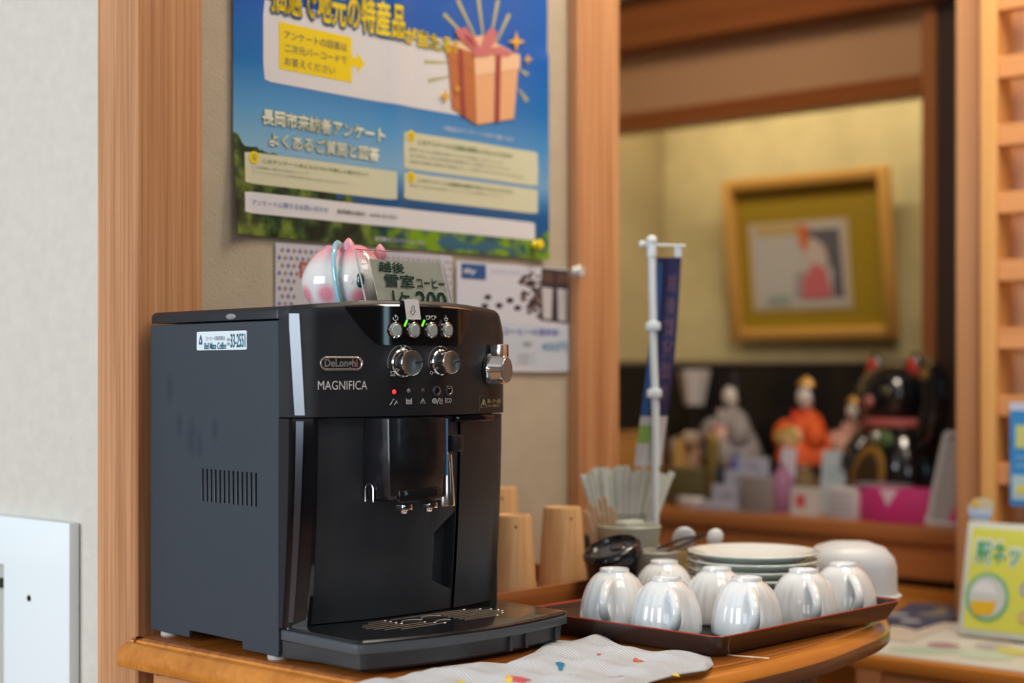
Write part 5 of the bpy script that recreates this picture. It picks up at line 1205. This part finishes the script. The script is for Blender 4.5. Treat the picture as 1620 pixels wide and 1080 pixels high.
MB().box(-d_/2-.002,d_/2+.002,-w_/2-.002,w_/2+.002,h_-.001,h_+.006).build('lid',mat('olive_lid',(0.20,0.15,0.07),.6),t,bevel=.002)
t,w_,h_,d_=ledge_box('white_sheet_holder',1060,1088,694,744,2.955,.012,mat('off_white_card',(0.50,0.46,0.44),.7),'off white folded card standing above the olive box','card')
t.location.z=zL
q=at(1093,800,2.79)
dd=thing('white_dish',(2.79,q.y,zL),0,'small white rounded dish at the ledge front','dish')
MB().loft([[(x,y,z) for x,y in sell(a_,b2,40,3)] for a_,b2,z in ((.014,.024,.0005),(.019,.030,.010),(.020,.031,.020),(.017,.028,.024))]).build('dish_shell',mat('dish_white',(0.60,0.57,0.58),.4),dd)
t,w_,h_,d_=ledge_box('navy_case',1110,1142,738,800,2.86,.05,mat('navy_case',(0.02,0.03,0.06),.5),'dark navy case behind the lilac cards','box')
MB().box(-d_/2-.001,d_/2+.001,-w_/2-.001,w_/2+.001,h_*.7,h_*.72).build('lid_seam',hair,t)
# tall wooden box at the far left of the ledge
t,w_,h_,d_=ledge_box('wooden_casket',965,1010,688,800,2.90,.10,wood('casket_wood',(0.46,0.22,0.05),(0.58,0.30,0.09),.5,'z',30),'plain honey wooden casket beside the door post','box')
MB().box(-d_/2-.003,d_/2+.003,-w_/2-.003,w_/2+.003,h_,h_+.008).build('lid',wood('casket_lid',(0.40,0.19,0.05),(0.5,0.25,0.08),.5,'y',30),t,bevel=.002)
# lilac card rack: stepped rows of cards
rk_=thing('card_rack',(2.80,at(1165,800,2.80).y,zL),0,'clear stepped rack of lilac grey postcards on the ledge','rack')
lil=mat('lilac_card',(0.42,0.42,0.54),.6); lil2=mat('lilac_ring_print',(0.27,0.27,0.38),.6); smk=mat('grey_rack_acrylic',(0.24,0.21,0.21),.3)
yc=at(1165,800,2.80).y
steps=[(1127,800,.0),(1147,772,.012),(1168,748,.024),(1194,722,.036)]
for k,(px,py,dx) in enumerate(((1128,790,0),(1146,765,.018),(1166,742,.036),(1188,722,.054))):
    a=at(px-20,py,2.775+dx); b2=at(px+28,py,2.775+dx); y_a=a.y-yc; y_b=b2.y-yc; z_t=a.z-zL
    z_b=max(.0005,z_t-.085)
    cdo=MB().box(-.025+dx,-.023+dx,y_b,y_a,z_b,z_t).build('card',lil,rk_,bevel=.0008,bseg=1)
    m=MB(); yy=(y_a+y_b)/2; zz=z_t-.028; m.lathe([(.008,0),(.013,0),(.013,.0008),(.008,.0008)],20,T=TR((-.0255+dx,yy,zz),ry=-PI/2)); m.build('printed_ring',lil2,cdo)
P1=at(1170,840,2.80); P2=at(1222,820,2.80)
MB().box(-.020,.05,at(1222,800,2.80).y-yc,at(1180,800,2.80).y-yc,.0005,.075).build('rack_side',smk,rk_,bevel=.002)
MB().box(-.026,.06,at(1222,800,2.80).y-yc,at(1112,800,2.80).y-yc,.0005,.004).build('rack_base',smk,rk_)
# standing info cards and small packs
def stand_card(name,pl,pr,yt,x,lab,col,deco,tilt=.0):
    a=at(pl,800,x); b2=at(pr,800,x); zt=at((pl+pr)/2,yt,x).z-zL; t=thing(name,(x,(a.y+b2.y)/2,zL),0,lab,'card'); w_=a.y-b2.y
    Tq=Matrix.Rotation(.12,4,'Y'); MB().box(-.0015,.0015,-w_/2,w_/2,.001,zt,T=Tq).build('card_sheet',mat(name+str(pl),col,.5),t)
    for (u0,u1,v0,v1,c2) in deco: MB().box(-.0022,-.0015,w_/2-w_*u1,w_/2-w_*u0,zt*v0,zt*v1,T=Tq).build('printed_field',mat('fld%d_%d'%(pl,int(v0*100)),c2,.6),t)
    MB().box(0,.030,-w_/4,w_/4,.0,.002).build('foot_strut',smk,t); return t
stand_card('notice_card',1296,1334,712,2.86,'pale blue notice card standing before the peach doll',(0.46,0.54,0.60),[(.2,.8,.55,.75,(0.38,0.48,0.55))])
stand_card('notice_card',1250,1296,770,2.79,'white card with a red round mark at the ledge front',(0.50,0.47,0.46),[(.18,.50,.30,.72,(0.50,0.06,0.07))])
stand_card('notice_card',1231,1254,708,2.84,'narrow white card in front of the orange doll',(0.56,0.55,0.64),[(.2,.8,.1,.4,(0.36,0.20,0.36))])
blob('wrapped_parcel',1238,755,2.83,.026,(0.30,0.13,0.24),'plum coloured wrapped parcel between the cards','parcel',h=.8,rough=.6)
blob('wrapped_parcel',1229,772,2.875,.018,(0.05,0.05,0.10),'dark blue wrapped parcel right of the lilac cards','parcel',h=.8,rough=.6)
t,w_,h_,d_=ledge_box('white_pack',1308,1352,772,826,2.765,.05,mat('pack_white',(0.52,0.50,0.52),.5),'white pack with grey printed lines left of the pink box','box')
for k in range(4): MB().box(-d_/2-.0008,-d_/2,-w_/2+.006,w_/2-.006,h_*(.20+.20*k),h_*(.26+.20*k)).build('printed_line',lil2,t)
pk=mat('magenta_box_card',(0.56,0.035,0.20),.45)
a=at(1355,820,2.80); cpt=at(1393,828,2.757); b2=at(1479,826,2.80); 
zt=at(1400,770,2.78).z-zL
pb_=thing('pink_box',(2.80,(a.y+b2.y)/2,zL),0,'bright magenta gift box with a white corner triangle in front of the cat','box')
yc=(a.y+b2.y)/2
MB().prism([(p_.x-2.80,p_.y-yc) for p_ in (cpt,Vector((2.792,a.y,0)),Vector((2.815,a.y+.0,0)),Vector((2.815,b2.y,0)),Vector((2.772,b2.y,0)))],.0005,zt).build('body',pk,pb_,bevel=.002)
tri=at(1384,776,2.753),at(1414,776,2.753),at(1397,802,2.753)
dirv=Vector((2.772-cpt.x,b2.y-cpt.y,0)).normalized(); nrm=Vector((-.998,-.05,0))
MB().add([(cpt.x-2.80+dirv.x*s_-.0012, cpt.y-yc+dirv.y*s_, z_) for s_,z_ in ((-.002,zt-.002),(.036,zt-.002),(.014,zt-.036))],[(0,1,2)]).build('white_triangle',mat('triangle_white',(0.66,0.48,0.58),.5),pb_,smooth=0)
MB().prism([(p_.x-2.80,p_.y-yc) for p_ in (Vector((2.775,a.y-.01,0)),Vector((2.812,a.y-.01,0)),Vector((2.812,b2.y+.05,0)),Vector((2.78,b2.y+.05,0)))],zt+.0005,zt+.006).build('lid_sheet',mat('grey_sheet',(0.25,0.24,0.26),.5),pb_)
# slanted brochure frame at the right end of the ledge
a=at(1466,832,2.77); tp_=at(1497,686,2.82)
bf=thing('brochure_frame',(2.77,at(1490,832,2.77).y,zL),0,'slanted white framed leaflet holder at the right end of the ledge','holder')
y_l=a.y-bf.location.y; y_r=y_l-.085; hz=tp_.z-zL; dx=.05; dy=tp_.y-a.y
def sl(y,z): k=z/hz; return (dx*k, y+dy*k, z)
wf=mat('frame_white_plastic',(0.54,0.53,0.56),.4); gp_=mat('frame_grey_sheet',(0.34,0.33,0.34),.5)
m=MB(); m.add([sl(y_l-.006,.004),sl(y_r+.006,.004),sl(y_r+.006,hz-.008),sl(y_l-.006,hz-.008)],[(0,1,2,3)]); m.build('leaflet',gp_,bf,smooth=0)
for nme,pts in (('frame_side',[sl(y_l,0.002),sl(y_l,hz)]),('frame_side',[sl(y_r,0.002),sl(y_r,hz)]),('frame_rail',[sl(y_l,.004),sl(y_r,.004)]),('frame_rail',[sl(y_l,hz),sl(y_r,hz)])):
    MB().tube([Vector(p_) for p_ in pts],.0055,8).build(nme,wf,bf)
m=MB(); m.add([(lambda c:(c[0]-.001,c[1],c[2]))(sl(y_l-.040,.01)),(lambda c:(c[0]-.001,c[1],c[2]))(sl(y_l-.060,.01)),(lambda c:(c[0]-.001,c[1],c[2]))(sl(y_l-.060,hz*.45))],[(0,1,2)]); m.build('printed_wedge',pk,bf,smooth=0)
# ---------------- black lucky cat
cx_=2.925; pc_=at(1424,700,cx_)
lk=thing('lucky_cat',(cx_,pc_.y,zL),-PI/2-.20,'shiny black beckoning cat with red ears and a gold coin, one paw raised','figurine')
lk.scale=(1.2,1.2,1.2)
bc=mat('glossy_black_glaze',(0.008,0.008,0.010),.10,coat=.7); rd=mat('red_ear_paint',(0.50,0.035,0.02),.3); gdm=mat('coin_gold_paint',(0.36,0.18,0.03),.3,.3)
# local +x = viewer's left?  front is -y local; viewer's right is +x local (looking along +y)
MB().ellipsoid((0,0,.085),(.078,.070,.088),fn=lambda q:Vector((q.x*(1-.18*q.z),q.y*(1-.15*q.z),q.z if q.z>-.97 else -.97)),nu=36,nv=22).build('body',bc,lk)
MB().ellipsoid((-.006,-.012,.205),(.063,.056,.054),nu=36,nv=20).build('head',bc,lk)
for sx_ in (-1,1):
    cxe=-.006+sx_*.042
    MB().ellipsoid((cxe,-.006,.252),(.020,.011,.026),fn=lambda q:Vector((q.x*(1-.55*max(0,q.z)),q.y,q.z)),nu=16,nv=12).build('ear',bc,lk)
    MB().ellipsoid((cxe,-.015,.250),(.014,.006,.020),fn=lambda q:Vector((q.x*(1-.55*max(0,q.z)),q.y,q.z)),nu=16,nv=10).build('inner_ear',rd,lk)
    e_=MB().ellipsoid((-.006+sx_*.026,-.062,.212),(.011,.004,.008),nu=16,nv=8).build('eye',mat('cat_eye_gold',(0.16,0.14,0.07),.2),lk)
    MB().ellipsoid((-.006+sx_*.026,-.066,.212),(.003,.002,.006),nu=10,nv=6).build('pupil',hair,e_)
    MB().ellipsoid((sx_*.038,-.048,.022),(.024,.030,.020),nu=18,nv=10).build('paw',bc,lk)
MB().ellipsoid((-.010,-.068,.195),(.010,.005,.010),nu=14,nv=8).build('nose',mat('cat_nose_pink',(0.45,0.16,0.14),.3),lk)
MB().tube([(.056*math.cos(2*PI*k/32),-.006+.052*math.sin(2*PI*k/32),.158) for k in range(32)],.009,8,closed=True,flat=.7).build('collar',mat('dusty_red_collar',(0.42,0.10,0.09),.4),lk)
MB().ellipsoid((.012,-.062,.130),(.026,.012,.018),nu=18,nv=10).build('bib',mat('green_bib',(0.07,0.12,0.04),.4),lk)
MB().ellipsoid((.010,-.074,.136),(.010,.008,.010),nu=16,nv=10).build('bell',mat('pale_bell',(0.55,0.55,0.48),.15,.6),lk)
# raised left arm (viewer's right) and lowered right arm with coin
MB().tube([(.055,-.010,.120),(.082,-.022,.150),(.092,-.024,.195),(.090,-.026,.235),(.084,-.036,.252)],[.026,.025,.023,.023,.018],16).build('raised_arm',bc,lk)
MB().tube([(-.055,-.020,.125),(-.066,-.042,.105),(-.050,-.066,.095)],[.022,.021,.017],14).build('lowered_arm',bc,lk)
MB().ellipsoid((.088,-.046,.240),(.010,.006,.012),nu=12,nv=8).build('paw_pad',gdm,lk)
Tk=TR((-.006,-.078,.062),ry=.30)
MB().ellipsoid((0,0,0),(.036,.006,.062),T=Tk,nu=28,nv=18).build('coin',gdm,lk)
MB().ellipsoid((0,-.004,0),(.026,.004,.050),T=Tk,nu=24,nv=14).build('coin_field',mat('coin_dark_field',(0.05,0.025,0.012),.35),lk)

# ============================================================ LOW TABLE with papers and the green sign
zq=H-.42
lt_=thing('low_table',(2.3,.8,0),0,'low orange wooden table with white leaflets at the lower right','table')
poly=[(2.11,.2),(2.49,.2),(2.49,1.262),(2.735,1.262),(2.735,1.60),(2.30,1.45),(2.11,1.19)]
MB().prism([(x-2.3,y-.8) for x,y in poly],zq-.022,zq).build('table_top',orange_y,lt_,bevel=.003)
MB().box(2.12-2.3,2.14-2.3,.2-.8,1.185-.8,zq-.19,zq-.026).build('apron',wood('low_table_apron',(0.44,0.17,0.05),(0.58,0.25,0.09),.4,'y',24),lt_)
for x,y in ((2.13,1.165),(2.13,.22),(2.45,.22),(2.45,1.2)): MB().box(x-.02-2.3,x+.02-2.3,y-.02-.8,y+.02-.8,0,zq-.022).build('leg',wood('low_leg',(0.36,0.14,0.05),(0.46,0.2,0.08),.5,'z',24) if y==1.165 else bpy.data.materials['low_leg'],lt_)
def paper(name,pts,lab,base,deco=(),lay=0):
    P_=[PZ(x,y,zq+.001) for x,y in pts]; cx=sum(p_.x for p_ in P_)/len(P_); cy_=sum(p_.y for p_ in P_)/len(P_)
    t=thing(name,(cx,cy_,zq+.0006+.0022*lay),0,lab,'leaflet')
    MB().prism([(p_.x-cx,p_.y-cy_) for p_ in P_],0,.0016).build('sheet',mat(name+str(lay)+'_sheet',base,.5),t)
    for k,(q,rx,ry,col) in enumerate(deco):
        c=PZ(q[0],q[1],zq+.003); m=MB()
        m.add([(c.x-cx+RT[0]*rx*c.length/2500*math.cos(a_)+FW[0]*ry*c.length/2500*5*math.sin(a_),c.y-cy_+RT[1]*rx*c.length/2500*math.cos(a_)+FW[1]*ry*c.length/2500*5*math.sin(a_),.0018+.0002*k) for a_ in [2*PI*j/16 for j in range(16)]],[tuple(range(16))])
        m.build('printed_patch',mat(name+'%d_%d'%(lay,k),col,.6),t,smooth=0)
    return t
paper('leaflet',[(1352,1030),(1480,1046),(1650,1068),(1660,1010),(1500,985),(1420,985)],'wide white leaflet with green print along the low table edge',(0.58,0.58,0.55),
  [((1470,1028),62,7,(0.40,0.50,0.42)),((1492,1020),24,5,(0.36,0.20,0.24)),((1560,1035),42,9,(0.46,0.55,0.46)),((1570,1022),26,6,(0.40,0.36,0.40)),((1600,1030),20,8,(0.52,0.50,0.16))],0)
paper('leaflet',[(1385,1010),(1440,1018),(1505,990),(1460,975)],'pale cream folded leaflet lying askew behind the wide one',(0.58,0.52,0.44),[((1440,1003),24,3,(0.50,0.46,0.40))],1)
paper('leaflet',[(1395,985),(1450,1000),(1512,982),(1508,962),(1440,958)],'dark blue magazine at the back of the low table',(0.055,0.07,0.13),[((1440,985),16,2.5,(0.45,0.45,0.48)),((1475,975),22,2.5,(0.30,0.26,0.18)),((1490,968),12,2,(0.48,0.32,0.08)),((1420,976),18,3,(0.40,0.40,0.44))],2)
# green and yellow sign
BL=PZ(1515,1003,zq+.006)
sg_=thing('sign_board',(BL.x,BL.y,zq+.007),0,'yellow green framed tabletop sign with green lettering at the right edge','sign')
sw=.26; shh=.180; TS=Matrix.Rotation(math.radians(12.5),4,'Y')
MB().box(-.002,.006,-sw,0,0,shh,T=TS).build('board',mat('sign_white_board',(0.60,0.66,0.62),.4),sg_,bevel=.002)
MB().box(-.0028,-.0018,-sw+.009,-.010,.010,shh-.010,T=TS).build('yellow_field',mat('lime_field',(0.62,0.66,0.10),.5),sg_)
MB().box(.005,.050,-sw*.7,-sw*.3,0,.004).build('foot',wf,sg_)
def stext(name,body,u0,u1,v0,v1,mt,off,lay,oo=0):
    vs,fs=text_mesh(body,(u0,u1,v0,v1),offset=off); m=MB(); m.add([(-.0028-.0006*lay,-v.x,v.y) for v in vs],fs,T=TS); m.build(name,mt,sg_,smooth=0)
sgn=mat('sign_green_ink',(0.03,0.36,0.16),.5); sw_=mat('sign_white_ink',(0.66,0.72,0.74),.5)
stext('sign_lettering_outline','駅ネット',.018,.120,.112,.150,sw_,.10,1); stext('sign_lettering','駅ネット',.020,.118,.114,.148,sgn,.02,2)
m=MB(); m.add([(-.0042,-(.045+.036*math.cos(a_)),.062+.038*math.sin(a_)) for a_ in [2*PI*j/40 for j in range(40)]],[tuple(range(40))],T=TS); m.build('green_disc',mat('disc_green',(0.16,0.46,0.26),.5),sg_,smooth=0)
m=MB(); m.add([(-.0048,-(.045+.030*math.cos(a_)),.062+.032*math.sin(a_)) for a_ in [2*PI*j/40 for j in range(40)]],[tuple(range(40))],T=TS); m.build('pale_disc',mat('disc_pale',(0.55,0.60,0.62),.5),sg_,smooth=0)
m=MB(); m.add([(-.0054,-(.040+.020*math.cos(a_)),.066+.020*math.sin(a_)) for a_ in [PI*j/20 for j in range(21)]]+[],[tuple(range(21))],T=TS); m.build('white_mound',mat('mound_white',(0.68,0.72,0.80),.5),sg_,smooth=0)
m=MB(); m.add([(-.0056,-(.040+x),z_) for x,z_ in ((-.022,.066-.012),(.022,.066-.010),(.016,.034),(-.014,.032))],[(0,1,2,3)],T=TS); m.build('yellow_bowl',mat('bowl_yellow',(0.70,0.44,0.02),.5),sg_,smooth=0)
stext('sign_mark','O',.098,.118,.068,.090,mat('sign_violet_ink',(0.30,0.34,0.60),.5),.03,2); stext('sign_mark','O',.098,.116,.028,.044,mat('sign_rose_ink',(0.62,0.40,0.28),.5),.05,2)
# little cut-out topper on the sign
tpz=TS@Vector((0,-.018,shh))
tp2=thing('bowl_cutout',(BL.x+tpz.x+.006,BL.y+tpz.y,zq+.007+tpz.z+.0005),0,'small white, blue and yellow cutout of a bowl on top of the sign','ornament')
def cut(name,pts,col,x): MB().prism([(p_[0],p_[1]) for p_ in pts],0,.003,T=Matrix(((0,0,1,x),(-1,0,0,0),(0,1,0,0),(0,0,0,1)))).build(name,mat(name,col,.5),tp2)
cut('bowl_shape',[(-.016,0),(.014,0),(.022,.020),(-.022,.022)],(0.50,0.58,0.68),-.002)
cut('bowl_stripe',[(-.018,.006),(.017,.006),(.019,.011),(-.019,.012)],(0.28,0.42,0.68),-.0035)
cut('noodle_top',[(-.022,.022),(.022,.020),(.022,.030),(.008,.038),(-.010,.036)],(0.56,0.52,0.36),-.002)
cut('egg_yolk',[(-.014,.024),(-.002,.025),(-.003,.034),(-.013,.032)],(0.72,0.50,0.05),-.0035)
# blue brochure hanging on the lattice
a=PX(1598,636,2.498); zb_=PX(1610,800,2.498).z; zt=PX(1600,636,2.498).z
br=thing('hanging_brochure',(2.500,a.y,zb_),0,'blue and white brochure hanging on the lattice rack at the right edge','brochure')
def brb(n,u0,u1,v0,v1,col,l): MB().box(-.003-.0006*l,-.0022-.0006*l+.0004,-u1,-u0,(zt-zb_)*v0,(zt-zb_)*v1).build(n,mat('br_%s_%d_%d'%(n,l,int(v0*100)),col,.5),br)
brb('brochure_sheet',0,.11,0,1,(0.03,0.24,0.60),0); brb('top_strip',0,.11,.92,1,(0.50,0.56,0.74),1); brb('pale_field',.004,.11,.06,.30,(0.40,0.58,0.66),1); brb('yellow_mark',.012,.05,.12,.20,(0.66,0.60,0.10),2); brb('yellow_mark',.010,.05,.56,.78,(0.52,0.58,0.20),1); brb('white_line',.010,.1,.38,.40,(0.2,0.42,0.7),1); brb('white_line',.010,.1,.46,.48,(0.2,0.42,0.7),1)
